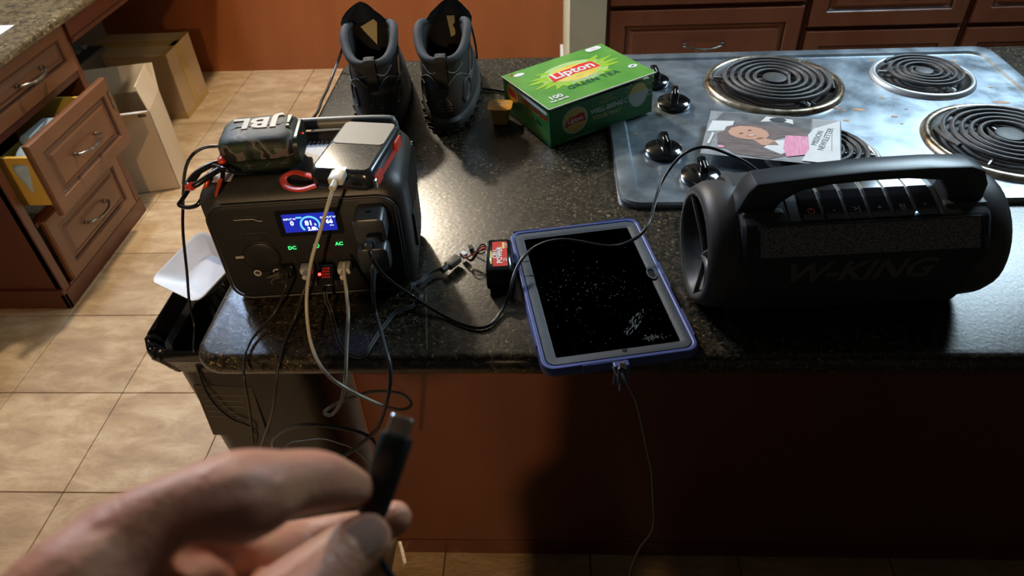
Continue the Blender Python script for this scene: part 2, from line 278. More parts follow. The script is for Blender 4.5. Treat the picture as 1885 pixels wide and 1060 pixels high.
# world coordinates (metres) of cable runs and finger joints
CAB={
 'speaker_charge':[(-0.3722,0.7149,1.097),(-0.3815,0.714,1.097),(-0.3953,0.7089,1.098),(-0.4107,0.7037,1.09),(-0.4336,0.7156,1.06),(-0.464,0.735,1.0009),(-0.4755,0.73,0.9621),(-0.4925,0.73,0.8985),(-0.5161,0.74,0.8303),(-0.5199,0.735,0.7921),(-0.5152,0.7013,0.77),(-0.5268,0.705,0.7077),(-0.5207,0.7,0.6636),(-0.5043,0.7,0.6244),(-0.4781,0.7,0.6029),(-0.4764,0.7,0.5835)],
 'white':[(-0.2225,0.64,1.1038),(-0.2229,0.63,1.102),(-0.2293,0.605,1.085),(-0.2434,0.6,1.0541),(-0.2604,0.6,1.0177),(-0.2762,0.6,0.9706),(-0.2782,0.585,0.9424),(-0.2704,0.56,0.9235),(-0.2514,0.53,0.9197),(-0.2278,0.515,0.908),(-0.1935,0.52,0.8719),(-0.1783,0.55,0.8273),(-0.1728,0.57,0.8157),(-0.1867,0.575,0.8282),(-0.2182,0.57,0.8369),(-0.2415,0.54,0.8568),(-0.2566,0.52,0.8641),(-0.2578,0.515,0.8615),(-0.2496,0.515,0.8615),(-0.235,0.515,0.8843),(-0.226,0.525,0.9164),(-0.2248,0.545,0.9386),(-0.2253,0.575,0.9598),(-0.2305,0.6,0.9702),(-0.2351,0.62,0.9817),(-0.2369,0.633,0.9873)],
 'clipcable':[(-0.3086,0.632,0.9701),(-0.3086,0.62,0.9619),(-0.3266,0.6223,0.93),(-0.3403,0.6077,0.917),(-0.3501,0.5848,0.915),(-0.3505,0.5599,0.915),(-0.3486,0.545,0.9109),(-0.3457,0.53,0.9019),(-0.3536,0.53,0.8547),(-0.3665,0.53,0.7929),(-0.3652,0.53,0.7875),(-0.3614,0.535,0.7972),(-0.3611,0.535,0.8078)],
 'blackcable':[(-0.2828,0.642,0.9749),(-0.2822,0.63,0.9699),(-0.2898,0.615,0.9535),(-0.3034,0.6084,0.925),(-0.3096,0.5819,0.915),(-0.3085,0.5536,0.9125),(-0.3114,0.545,0.9037),(-0.3178,0.535,0.8778),(-0.3371,0.54,0.8276),(-0.3765,0.56,0.7478),(-0.4079,0.58,0.6783)],
 'threewire':[(-0.2677,0.632,0.9462),(-0.2681,0.629,0.935),(-0.2662,0.6286,0.915),(-0.2575,0.6067,0.913),(-0.2507,0.5882,0.913),(-0.238,0.5659,0.913),(-0.2244,0.5563,0.914),(-0.213,0.5554,0.914),(-0.2081,0.5692,0.914),(-0.2013,0.5942,0.914),(-0.1938,0.6147,0.914),(-0.1862,0.63,0.915),(-0.1721,0.6346,0.916),(-0.1618,0.6465,0.916),(-0.1595,0.6563,0.918),(-0.1673,0.6654,0.92),(-0.1719,0.6738,0.92),(-0.1632,0.6835,0.918),(-0.1547,0.6976,0.917),(-0.1449,0.7051,0.918),(-0.1322,0.7079,0.921)],
 'curlwire':[(-0.1824,0.686,0.917),(-0.1744,0.6736,0.922),(-0.1717,0.66,0.922),(-0.1803,0.6596,0.918),(-0.1895,0.6631,0.915),(-0.1889,0.6549,0.915),(-0.1818,0.6528,0.915)],
 'grayc':[(-0.1934,0.6,1.0055),(-0.194,0.59,0.9944),(-0.1957,0.585,0.979),(-0.206,0.6111,0.935),(-0.1955,0.584,0.93),(-0.1845,0.5533,0.93),(-0.1775,0.535,0.9274),(-0.1757,0.525,0.9163),(-0.1799,0.52,0.8951),(-0.192,0.52,0.8576),(-0.2052,0.52,0.8278),(-0.2201,0.52,0.8092),(-0.2406,0.52,0.7878),(-0.2725,0.52,0.7633),(-0.3101,0.52,0.7492),(-0.3365,0.52,0.7682),(-0.3368,0.52,0.8009),(-0.3207,0.52,0.822),(-0.2982,0.52,0.8334),(-0.2704,0.52,0.8355),(-0.2396,0.52,0.8276),(-0.2206,0.52,0.8175),(-0.212,0.52,0.7988),(-0.2189,0.53,0.7268),(-0.2425,0.55,0.5786)],
 'thinarc':[(-0.3939,0.6,0.6506),(-0.3678,0.6,0.6914),(-0.3426,0.6,0.7002),(-0.3149,0.6,0.704),(-0.294,0.6,0.6945),(-0.2771,0.6,0.6823),(-0.2535,0.6,0.6391)],
 'boom':[(-0.1927,0.6,1.0377),(-0.1905,0.59,1.0358),(-0.1869,0.585,1.0273),(-0.1827,0.59,1.0082),(-0.1743,0.6,0.9842),(-0.1734,0.6515,0.925),(-0.1503,0.6372,0.918),(-0.1259,0.6225,0.9135),(-0.105,0.6091,0.9135),(-0.0851,0.6024,0.9135),(-0.0706,0.6079,0.9135),(-0.0617,0.6234,0.914),(-0.0544,0.6383,0.918),(-0.049,0.6468,0.928),(-0.0466,0.6589,0.935),(-0.0423,0.6757,0.94),(-0.0339,0.694,0.945),(-0.022,0.7113,0.946),(-0.0049,0.7194,0.95),(0.0156,0.7207,0.953),(0.036,0.7169,0.953),(0.0561,0.7112,0.952),(0.0763,0.7101,0.95),(0.0939,0.7181,0.948),(0.1118,0.7299,0.95),(0.123,0.7427,0.955),(0.1318,0.7667,0.955),(0.1434,0.8169,0.945),(0.1548,0.8584,0.94),(0.1672,0.8808,0.95),(0.1827,0.8939,0.965),(0.1972,0.8973,0.975),(0.2135,0.8986,0.98),(0.2295,0.895,0.98),(0.25,0.8879,0.975),(0.2744,0.882,0.965),(0.2915,0.8733,0.955)],
 'tablet':[(0.0749,0.515,0.9356),(0.0754,0.507,0.9343),(0.0815,0.5,0.9269),(0.0913,0.5,0.901),(0.1018,0.5,0.8551),(0.1098,0.5,0.8158),(0.1179,0.5,0.7793),(0.1226,0.5,0.7406),(0.1303,0.5,0.6685),(0.1276,0.5,0.6359),(0.1185,0.5,0.6086),(0.1124,0.5,0.5731),(0.1085,0.5,0.5205),(0.107,0.5,0.4472)],
 'cord1':[(-0.3901,1.36,0.9832),(-0.4159,1.36,0.9349),(-0.4241,1.3158,0.915),(-0.4218,1.2591,0.913),(-0.4211,1.2131,0.913),(-0.4175,1.1693,0.913),(-0.4207,1.1321,0.914),(-0.423,1.0963,0.914),(-0.4195,1.0544,0.914)],
 'cord2':[(-0.1479,1.2411,0.914),(-0.1269,1.247,0.914),(-0.1062,1.2413,0.914),(-0.0888,1.2358,0.914),(-0.0651,1.2233,0.914)],
 'plugtail':[(-0.0604,0.1341,1.2774),(-0.0631,0.1355,1.2654),(-0.0644,0.1357,1.2503),(-0.0627,0.1312,1.2449),(-0.0589,0.1274,1.2402),(-0.0544,0.1217,1.2332)],
}
HAND={
 'index':[(-0.1071, 0.0874, 1.3315, 0.0129), (-0.0972, 0.0957, 1.3341, 0.0096), (-0.0874, 0.1024, 1.3304, 0.0114), (-0.0829, 0.1066, 1.3256, 0.0129), (-0.0772, 0.1144, 1.3189, 0.0102), (-0.0718, 0.1236, 1.3076, 0.0096), (-0.0674, 0.1321, 1.2926, 0.0075), (-0.0652, 0.1378, 1.2821, 0.0054)],
 'back':[(-0.1071, 0.0874, 1.3315, 0.0123), (-0.1143, 0.0738, 1.3315, 0.0145), (-0.1283, 0.0595, 1.3083, 0.026)],
 'palm':[(-0.1041, 0.0822, 1.3019, 0.0218), (-0.1179, 0.0641, 1.3128, 0.026), (-0.1284, 0.0511, 1.2984, 0.0286)],
 'middle':[(-0.1093, 0.0904, 1.3151, 0.0115), (-0.1035, 0.1019, 1.3065, 0.0111), (-0.0985, 0.1078, 1.2883, 0.0087), (-0.0973, 0.1332, 1.2501, 0.01), (-0.0816, 0.1413, 1.246, 0.0083), (-0.0687, 0.1468, 1.2421, 0.0076), (-0.0611, 0.1502, 1.2439, 0.007)],
 'thumb':[(-0.1042, 0.0727, 1.2909, 0.0174), (-0.0857, 0.0886, 1.2848, 0.0144), (-0.0749, 0.1065, 1.2787, 0.0119), (-0.0666, 0.1181, 1.2762, 0.0101), (-0.0616, 0.1231, 1.2754, 0.0088)],
 'ring':[(-0.1126, 0.0894, 1.2956, 0.0122), (-0.1054, 0.0943, 1.2854, 0.0096), (-0.0996, 0.0993, 1.26, 0.0084), (-0.0948, 0.1144, 1.2388, 0.0078), (-0.0854, 0.1232, 1.2375, 0.0068)],
 'plug0':[(-0.0604, 0.1345, 1.2779, 0.0019)],
 'plug1':[(-0.0535, 0.1527, 1.2924, 0.0019)],
 'metal1':[(-0.0524, 0.1589, 1.2973, 0.0019)],
}
CARAB={'big':[(-0.3487, 0.6746, 1.085), (-0.3581, 0.6702, 1.092), (-0.3754, 0.6822, 1.09), (-0.3909, 0.6875, 1.085), (-0.4019, 0.6843, 1.075), (-0.4151, 0.6853, 1.06), (-0.4288, 0.6823, 1.045), (-0.4328, 0.6797, 1.04), (-0.4207, 0.6738, 1.04), (-0.4067, 0.6705, 1.045), (-0.4013, 0.6741, 1.05)],'biggate':[(-0.3997, 0.6733, 1.052), (-0.3885, 0.6746, 1.07), (-0.3849, 0.6838, 1.08)],'small':[(-0.368, 0.6738, 1.09), (-0.3623, 0.67, 1.088), (-0.3639, 0.6637, 1.08), (-0.3744, 0.6617, 1.06), (-0.3807, 0.6581, 1.05), (-0.3888, 0.6602, 1.045), (-0.399, 0.6704, 1.045), (-0.4006, 0.6775, 1.05), (-0.3918, 0.6826, 1.065), (-0.381, 0.6837, 1.08), (-0.368, 0.6738, 1.09)],'smallgate':[(-0.3627, 0.6613, 1.085), (-0.3723, 0.662, 1.067), (-0.3775, 0.6572, 1.055)]}
HAND_CH=('index','back','palm','middle','thumb','ring')
NAILROT=-.1
# ================================================================ SETTING
TS = .325; TX0 = -1.215; TY0 = 1.296
fl = tag(link('floor', box(-2.7, 3.2, -2.6, 5.2, -.06, -.004), 'grout'), kind='structure')
tb = box(-TS / 2 + .0013, TS / 2 - .0013, -TS / 2 + .0013, TS / 2 - .0013, -.012, 0, .0012, 1); tile_me = bpy.data.meshes.new('floor_tile'); tb.to_mesh(tile_me); tb.free(); tile_me.materials.append(M['tile'])
for i in range(-4, 10):
    for j in range(-5, 8):
        o = link('floor_tile', tile_me, None, fl, (TX0 + (i + .5) * TS, TY0 + (j + .5) * TS, 0))
tag(link('ceiling', box(-2.7, 3.2, -2.6, 5.2, 2.55, 2.65), 'shell'), kind='structure')
tag(link('wall_left', box(-2.7, -2.24, -2.6, 5.2, 0, 2.55), 'shell'), kind='structure')
tag(link('wall_right', box(3.1, 3.2, -2.6, 5.2, 0, 2.55), 'shell'), kind='structure')
tag(link('wall_front', box(-2.24, 3.1, -2.6, -2.5, 0, 2.55), 'shell'), kind='structure')
tag(link('wall_rear', box(-2.24, 3.1, 5.1, 5.2, 0, 2.55), 'shell'), kind='structure')
wb = tag(link('wall_back', box(-2.24, .073, 3.5, 3.62, 0, .88), 'orange'), kind='structure')
tag(link('wall_end', box(.073, .197, 2.44, 3.75, 0, 2.55), 'paint'), kind='structure')
tag(link('baseboard_end', box(.058, .073, 2.44, 3.5, 0, .1, .003), 'white'), kind='structure')
bw = link('breakfast_bar_top', box(-2.24, .073, 3.28, 3.8, .88, .915, .01, 3), 'granite'); tag(bw, 'granite bar top above the orange wood half wall at the back', 'countertop')
# desk against the left wall
d = link('desk_worktop', box(-2.24, -1.50, 1.40, 3.50, .735, .765, .012, 3), 'granite2'); tag(d, 'speckled brown granite desk top above the dark red drawers at upper left', 'countertop')
d = link('desk_apron', join(box(-1.56, -1.54, 2.215, 3.50, .655, .734, .002, 1), box(-1.541, -1.534, 2.215, 3.50, .662, .672, .002, 1)), 'cherry'); tag(d, 'dark cherry wood rail running under the desk top to the back wall', 'desk rail')
d = link('paper_sheet', box(-1.75, -1.598, 1.86, 2.07, .766, .7675), 'paper'); tag(d, 'white paper lying on the granite desk top in the far upper left corner', 'paper')
d = link('storage_bin', join(box(-2.19, -1.90, 2.60, 2.88, .004, .38, .015, 3), box(-2.20, -1.885, 2.585, 2.895, .36, .385, .006, 2)), 'darkbox'); tag(d, 'dark plastic storage bin under the desk behind the open carton', 'storage bin')
# crumpled plastic film on the bin
bm = bmesh.new(); n = 12
g = [[bm.verts.new((-2.17 + i * .024, 2.62 + j * .02, .392 + .022 * abs(math.sin(i * 2.1 + j * 1.3)) + .01 * random.random())) for i in range(n)] for j in range(n)]
for i in range(n - 1):
    for j in range(n - 1): bm.faces.new((g[j][i], g[j][i + 1], g[j + 1][i + 1], g[j + 1][i]))
bmesh.ops.solidify(bm, geom=list(bm.faces), thickness=.001)
tag(link('plastic_film', bm, 'bagplastic'), 'crumpled grey plastic film on top of the dark storage bin under the desk', 'plastic film')

# raised panel front: local X width, Z height, facing -Y
def panel_front(w, h, t=.02, m='cherry_face', fw=.042):
    parts = []
    def frame(w0, h0, y0, w1, h1, y1):
        bm = bmesh.new()
        a = [bm.verts.new((sx * w0 / 2, y0, sz * h0 / 2)) for sx, sz in ((-1, -1), (1, -1), (1, 1), (-1, 1))]
        b = [bm.verts.new((sx * w1 / 2, y1, sz * h1 / 2)) for sx, sz in ((-1, -1), (1, -1), (1, 1), (-1, 1))]
        for i in range(4): bm.faces.new((a[i], a[(i + 1) % 4], b[(i + 1) % 4], b[i]))
        return bm
    body = box(-w / 2, w / 2, -.0, t - .008, -h / 2, h / 2, .001, 1)
    W = [(w, h, 0.0), (w - .006, h - .006, -.007), (w - 2 * fw, h - 2 * fw, -.008), (w - 2 * fw - .006, h - 2 * fw - .006, -.004), (w - 2 * fw - .014, h - 2 * fw - .014, -.004), (w - 2 * fw - .020, h - 2 * fw - .020, .001),
         (w - 2 * fw - .030, h - 2 * fw - .030, .001), (w - 2 * fw - .062, h - 2 * fw - .055, -.006), (w - 2 * fw - .066, h - 2 * fw - .058, -.006)]
    rings = [[(sx * a / 2, y, sz * b / 2) for sx, sz in ((-1, -1), (1, -1), (1, 1), (-1, 1))] for a, b, y in W]
    main = loft(rings[:4] , False, False); grv = loft(rings[3:7], False, False); pan = loft(rings[6:], False, True)
    return join(body, main, pan), grv
def bow_handle(L=.13, rise=.028, r=.0045):
    pts = [(-L / 2, 0, 0), (-L / 2, -rise * .55, 0), (-L / 2 + .012, -rise * .8, 0), (-L / 4, -rise * 1.05, -.004), (0, -rise * 1.15, -.006), (L / 4, -rise * 1.05, -.004), (L / 2 - .012, -rise * .8, 0), (L / 2, -rise * .55, 0), (L / 2, 0, 0)]
    b = tube(pts, [r * 1.2, r * .9, r, r * 1.15, r * 1.15, r, r * .9, r * 1.2], 10, 4)
    return join(b, box(-L / 2 - .007, -L / 2 + .007, -.004, 0, -.006, .006, .001, 1), box(L / 2 - .007, L / 2 + .007, -.004, 0, -.006, .006, .001, 1))
def drawer(parent, loc, rot, w, h, m='cherry_face', handle=True, name='drawer', label=None, fw=.042):
    a, g = panel_front(w, h, m=m, fw=fw); d = link(name, a, m, parent, loc, rot)
    link('groove', g, 'cherry_dark', d)
    if handle: link('handle', bow_handle(), 'pewter', d, (0, -.008, 0), smooth=True)
    if label: d['label'] = label
    return d
ped = thing('drawer_cabinet', 'dark red wood cabinet with three drawers, the middle one pulled open, under the desk top', 'cabinet', (-1.9, 1.9, 0))
def PL(x, y, z): return (x + 1.9, y - 1.9, z)
link('side_panel', box(-.34, .345, -.237, -.217, .07, .733, .001, 1), 'cherry', ped)
link('side_panel', box(-.34, .345, .292, .31, .07, .733, .001, 1), 'cherry', ped)
link('base_moulding', join(box(-.34, .352, -.247, -.232, 0, .075, .003, 2), box(.335, .352, -.247, .318, 0, .06, .003, 2)), 'cherry', ped)
link('face_frame', join(box(.325, .35, -.237, -.205, .06, .733, .002, 1), box(.325, .35, .285, .315, .06, .733, .002, 1), box(.325, .349, -.2, .285, .715, .733), box(.325, .349, -.2, .285, .553, .572), box(.325, .349, -.2, .285, .288, .302), box(.325, .349, -.2, .285, .05, .068)), 'cherry', ped)
link('back_panel', box(-.34, -.325, -.217, .292, .06, .733), 'cherry_dark', ped)
rz = R(90)
drawer(ped, PL(-1.548, 1.955, .655), (0, 0, rz), .475, .158, label='closed top drawer')
drawer(ped, PL(-1.546, 1.945, .180), (0, R(1.2), R(91.0)), .46, .225, label='bottom drawer slightly ajar')
d2 = drawer(ped, PL(-1.455, 1.930, .445), (0, R(0), R(90)), .455, .232, label='middle drawer pulled open')
link('drawer_box', join(box(-.20, -.188, .012, .36, -.095, .065), box(.188, .20, .012, .36, -.095, .065), box(-.188, .188, .012, .36, -.095, -.085)), 'goldside', d2)
link('label_holder', box(.205, .222, -.0105, -.008, .015, .075, .001, 1), 'pewter', d2)
for k, (px, py, rr_, s, lb) in enumerate([(-1.52, 1.80, 20, (.045, .07, .05), 'pale blue wrapped packet nearest the front of the open drawer'), (-1.54, 1.93, -12, (.05, .07, .055), 'pale blue wrapped packet in the middle of the open drawer, tallest of the three'), (-1.53, 2.05, 8, (.045, .05, .035), 'small pale blue packet at the far end of the open drawer')]):
    b = box(-s[0] * .8, s[0] * .8, -s[1] * .85, s[1] * .85, 0, s[2] * 2.75, .012, 3); o = link('wrapped_packet', b, 'bluepack', None, (px, py, .361), (R(6), R(-7), R(rr_)), smooth=True); tag(o, lb, 'packet', 'packets in the open drawer')
# cartons
ct = thing('cardboard_carton', 'taped brown cardboard carton with a white shipping label on the floor by the back wall', 'box', (-1.88, 3.105, .0), (0, 0, R(1)))
link('carton_body', box(-.20, .20, -.135, .135, .001, .305, .003, 2), 'carton', ct)
link('tape_strip', join(box(.2, .2012, -.03, .03, .001, .305), box(.175, .2015, -.137, .137, .3045, .3062), box(-.2, .2, -.03, .03, .3045, .3062), box(.175, .2015, -.1362, -.135, .275, .3062), box(.12, .2015, -.1362, -.135, .001, .028), box(.2, .2013, -.135, .135, .001, .03)), 'tape', ct)
lb = link('shipping_label', box(-.07, .03, -.1362, -.1352, .13, .26), 'label', ct)
bc = bmesh.new()
for k in range(9): box(-.028, .0, -.1368, -.1361, .15 + k * .009, .15 + k * .009 + random.choice((.003, .005, .0065)), bm=bc)
box(-.06, -.035, -.1368, -.1361, .215, .235, bm=bc); link('barcode', bc, 'printdark', lb)
oc = thing('open_carton', 'pale open cardboard box with raised flaps standing beside the drawers', 'box', (-1.64, 2.43, 0), (0, 0, R(14)))
t = .004
bw_, bd_, bh_ = .145, .10, .335
link('box_wall', box(-bw_, bw_, -bd_, -bd_ + t, .001, bh_), 'carton2', oc); link('box_wall', box(-bw_, bw_, bd_ - t, bd_, .001, bh_), 'carton2', oc)
link('box_wall', box(-bw_, -bw_ + t, -bd_, bd_, .001, bh_), 'carton2', oc); link('box_wall', box(bw_ - t, bw_, -bd_, bd_, .001, bh_), 'carton2', oc)
link('box_floor', box(-bw_, bw_, -bd_, bd_, .001, .006), 'carton2', oc)
link('flap', box(-t / 2, t / 2, -bd_, bd_, 0, .10), 'carton2', oc, (bw_ - .002, 0, bh_), (0, R(-9), 0))
link('flap', box(-bw_, bw_, -t / 2, t / 2, 0, .10), 'cardin', oc, (0, -bd_ + .012, bh_ - .002), (R(68), 0, 0)).scale = (.96, 1, 1)
link('flap', box(-bw_, bw_, -t / 2, t / 2, 0, .1), 'carton2', oc, (0, bd_ - .002, bh_), (R(-25), 0, 0))
link('staple', box(.10, .128, -bd_ - .0012, -bd_, bh_ - .018, bh_ - .008), 'printdark', oc)
# kitchen cabinets at the back right
def kitchen_cab(x0, x1, label, fronts):
    c = thing('base_cabinet', label, 'cabinet', ((x0 + x1) / 2, 2.47, 0)); w = x1 - x0
    link('carcass', box(-w / 2, w / 2, .0, .55, .09, .875, .001, 1), 'cherry', c)
    link('toe_kick', box(-w / 2, w / 2, .05, .07, 0, .09), 'cherry_dark', c)
    for z0, z1, hd in fronts:
        dd = drawer(c, (0, -.012, (z0 + z1) / 2), (0, 0, 0), w - .022, z1 - z0, 'cherry_kit', hd, fw=.05)
    return c
kitchen_cab(.200, .871, 'cherry wood base cabinet with a pewter drawer handle behind the left of the cooktop', [(.64, .86, False), (.38, .625, True), (.11, .37, True)])
kitchen_cab(.873, 1.405, 'cherry wood base cabinet with plain raised panel behind the right of the cooktop', [(.552, .86, True), (.29, .538, True), (.11, .28, True)])
kitchen_cab(1.407, 2.0, 'cherry wood base cabinet at the far upper right edge', [(.552, .86, True), (.29, .538, True), (.11, .28, True)])
kt = link('kitchen_worktop', box(.197, 2.0, 2.43, 3.05, .876, .91, .01, 3), 'granite'); tag(kt, 'dark granite worktop on the cabinets behind the cooktop', 'countertop')
# island
isl = thing('kitchen_island', 'dark red wood island cabinet under the black granite worktop', 'island', (.6, 1.1, 0))
link('front_panel', box(-.94, 1.1, -.278, -.262, .055, .8795, .001, 1), 'island', isl)
link('side_panel', box(-.94, -.925, -.262, .28, .055, .8795, .001, 1), 'cherry', isl)
link('rear_panel', box(-.925, 1.1, .262, .28, .055, .8795), 'cherry', isl)
link('corner_edge', box(-.9425, -.9385, -.2805, -.276, .06, .8795), 'wear', isl)['label'] = 'worn bare wood corner edge'
link('base_moulding', join(box(-.935, 1.1, -.2775, -.262, 0, .0545, .002, 1), box(-.945, 1.1, -.281, -.262, .052, .060, .0025, 2)), 'cherry', isl)
link('top_rail', box(-.945, 1.1, -.285, -.262, .862, .8795, .003, 2), 'cherry', isl)
# island worktop: rounded corner outline with a bullnose edge
def slab(x0, x1, y0, y1, z0, z1, rc, rb):
    def outline(ins, z): return [(p[0], p[1], z) for p in rrect(x1 - x0 - 2 * ins, y1 - y0 - 2 * ins, max(rc - ins, .002), 8, (x0 + x1) / 2, (y0 + y1) / 2)]
    rings = []; H = z1 - z0
    for k in range(9):
        a = R(-90 + 180 * k / 8); rings.append(outline(rb * (1 - math.cos(a)), (z0 + z1) / 2 + H / 2 * math.sin(a)))
    return loft(rings)
wt = link('island_worktop', slab(-.42, 1.75, .553, 1.403, .88, .91, .035, .011), 'granite', smooth=True, angle=50)
tag(wt, 'black granite island worktop with gold flecks carrying the cooktop and gadgets', 'countertop')
link('seam', box(-.001, .001, 0, .12, 0, .0003), 'granite2', wt, (-.142, .57, .91), (0, 0, R(8)))

# ================================================================ COOKTOP
ck = thing('electric_cooktop', 'stained stainless steel cooktop with four black coil burners set in the granite', 'cooktop', (.4725, 1.1135, .91))
X0, X1, Y0, Y1 = -.3725, .3725, -.2635, .2635
def plate():
    def o(ins, z, r=.03): return [(p[0], p[1], z) for p in rrect(X1 - X0 - 2 * ins, Y1 - Y0 - 2 * ins, max(.004, r - ins * .4), 5)]
    return loft([o(0, .0002), o(0, .006), o(.002, .0095), o(.008, .0105), o(.026, .0105, .035), o(.030, .0065, .035), o(.034, .0065, .035)], True, True)
link('steel_top', plate(), 'steel', ck, smooth=True, angle=25)
def coil_pts(r0, r1, turns, z, n=28):
    N = int(turns * n); return [(( r0 + (r1 - r0) * k / N) * math.cos(2 * math.pi * k / n), (r0 + (r1 - r0) * k / N) * math.sin(2 * math.pi * k / n), z) for k in range(N + 1)]
def burner(cx, cy, r, turns, ringm, panm, rot, lab):
    bx, by = cx - .4725, cy - 1.1135
    rg = link('trim_ring', lathe([(r * .86, .0068), (r * .885, .0125), (r * .93, .0150), (r * .98, .0125), (r, .0068)], 56, cap=False), ringm, ck, (bx, by, 0), smooth=True, angle=70); rg['label'] = lab
    link('drip_pan', lathe([(r * .88, .0122), (r * .84, .010), (r * .72, .0075), (r * .4, .0070), (0.001, .0070)], 40, cap=False), 'soot', rg, (0, 0, 0), smooth=True)
    R1 = r * .775; pts = coil_pts(r * .24, R1, turns, .0205); 
    c = link('coil', join(tube(pts, .0040 if r > .1 else .0036, 8, 1), tube([pts[0], (r * .12, -r * .2, .016), (0, -r * .5, .013), (r * .1, -r * .85, .012)], .0032, 8, 4), tube([pts[-1], (R1 * .98, -r * .25, .019), (R1 * .8, -r * .55, .013)], .0034, 8, 4)), 'coil', rg, (0, 0, 0), (0, 0, R(rot)), smooth=True, angle=70)
    sp = bmesh.new()
    for k in range(3):
        a = R(rot + 30 + 120 * k); b = box(r * .14, r * .86, -.0012, .0012, .0115, .0168); b.transform(Matrix.Rotation(a, 4, 'Z')); me = bpy.data.meshes.new('t'); b.to_mesh(me); b.free(); sp.from_mesh(me); bpy.data.meshes.remove(me)
    link('support', sp, 'chrome', rg)
    link('centre_cap', lathe([(r * .17, .017), (r * .17, .0215), (r * .14, .0225), (.0005, .0225)], 28), 'coil', rg, smooth=True)
burner(.405, 1.230, .1225, 5, 'burnt', 'soot', 20, 'heat-browned large trim ring')
burner(.672, 1.245, .088, 4, 'chrome', 'chrome', 140, 'bright small trim ring')
burner(.415, .975, .088, 4, 'chrome', 'soot', 80, 'small trim ring half under the newsletter')
burner(.708, 1.010, .1225, 5, 'burnt', 'soot', 200, 'heat-browned large trim ring')
for kx, ky, kr, s in ((.192, 1.246, 5, 1.16), (.2165, 1.157, -8, 1.18), (.179, .995, 4, 1.2), (.224, .918, 0, 1.22)):
    k = link('control_knob', lathe([(.0235 * s, 0), (.0245 * s, .002), (.0238 * s, .009), (.019 * s, .0125), (.0005, .0135)], 32), 'gloss', ck, (kx - .4725, ky - 1.1135, .0068), (0, 0, R(kr)), smooth=True)
    gp = prism([(-.021 * s, .006), (-.0205 * s, .024), (-.014 * s, .032), (.008 * s, .032), (.020 * s, .020), (.0215 * s, .006)], -.0062, .0062, 'x', .0026, 3)
    link('grip', gp, 'gloss', k, smooth=True, angle=35); link('pointer_line', box(-.0006, .0006, -.019 * s, -.004, .0318, .0325), 'midprint', k)
dot = link('burner_marks', join(prism(oval(.008, .008, 16, -.296, .172), .0065, .0068)), 'red', ck)
sm = bmesh.new()
for k in range(46):
    x = random.uniform(X0 + .04, X1 - .04); y = random.uniform(Y0 + .04, Y1 - .03)
    if any((x + .4725 - a) ** 2 + (y + 1.1135 - b) ** 2 < (q + .004) ** 2 for a, b, q in ((.405, 1.23, .1225), (.672, 1.245, .088), (.415, .975, .088), (.708, 1.01, .1225))): continue
    w = random.uniform(.0015, .006); b = prism([(x + w * random.uniform(.5, 1) * math.cos(a) * 1.4, y + w * random.uniform(.4, 1) * math.sin(a)) for a in [i * math.pi / 5 for i in range(10)]], .0064, .0070); me = bpy.data.meshes.new('t'); b.to_mesh(me); b.free(); sm.from_mesh(me); bpy.data.meshes.remove(me)
o = link('grease_spots', sm, 'grease', ck); o['kind'] = 'stuff'; o['label'] = 'dried orange-brown food spots'
for x, y, w, h in ((.012, .022, .030, .006), (.050, .014, .022, .009), (.29, .03, .03, .008)):
    link('grease_stain', prism(oval(w, h, 14, x, y, -8), .0064, .0068), 'grease', ck)
# newsletter booklet
nw = thing('newsletter', 'printed newsletter with a smiling dark-haired woman on its cover lying over the front left burner', 'magazine', (.345, 1.003, .9368), (R(1.0), R(-2.0), R(-16.5)))
nb = bmesh.new(); nx, ny = 16, 6
for lay in range(2):
    pass
G = [[nb.verts.new((-.10 + .2 * i / nx, -.07 + .14 * j / ny, 0)) for i in range(nx + 1)] for j in range(ny + 1)]
for j in range(ny):
    for i in range(nx): nb.faces.new((G[j][i], G[j][i + 1], G[j + 1][i + 1], G[j + 1][i]))
bmesh.ops.solidify(nb, geom=list(nb.faces), thickness=.002)
link('pages', nb, 'magw', nw, (0, 0, .0))
def decal(pts, m, parent, z, name='print', th=.00015): return link(name, prism(pts, z, z + th), m, parent)
decal([(-.1, -.07), (.058, -.07), (.058, .07), (-.1, .07)], 'mag', nw, .0002, 'cover_photo')
decal([(-.095, .02), (-.02, .03), (.056, .02), (.056, .068), (-.08, .068)], 'magd', nw, .0004, 'photo_background')
decal([(-.098, .0), (-.062, .008), (-.060, .040), (-.094, .036)], 'magw', nw, .0006, 'photo_background')
decal([(-.02, .045), (.012, .052), (.03, .045), (.028, .06), (-.012, .064)], 'lwhite', nw, .0006, 'photo_background'); decal(oval(.026, .014, 16, .006, .055, 5), 'printdark', nw, .0008, 'photo_background')
decal([(-.0725, .006), (-.070, .020), (-.045, .036), (-.005, .036), (.035, .034), (.058, .022), (.058, -.005), (.02, .004), (.0, -.012), (.03, -.05), (.0, -.068), (-.05, -.062), (-.078, -.035), (-.082, -.005)], 'hairp', nw, .0008, 'printed_hair')
decal([(-.066, .004), (-.062, .017), (-.050, .0245), (-.034, .026), (-.018, .0225), (-.008, .014), (-.004, .002), (-.008, -.008), (-.020, -.0145), (-.036, -.016), (-.052, -.013), (-.062, -.006)], 'skinp', nw, .0010, 'printed_face')
decal([(-.018, -.006), (.004, -.012), (.012, -.026), (-.012, -.030), (-.026, -.016)], 'skinp', nw, .0010, 'printed_neck')
decal(oval(.016, .0048, 14, -.030, -.0035, 20), 'lips', nw, .0012, 'printed_mouth'); decal(oval(.011, .0026, 12, -.030, -.0030, 20), 'lwhite', nw, .0014, 'printed_teeth')
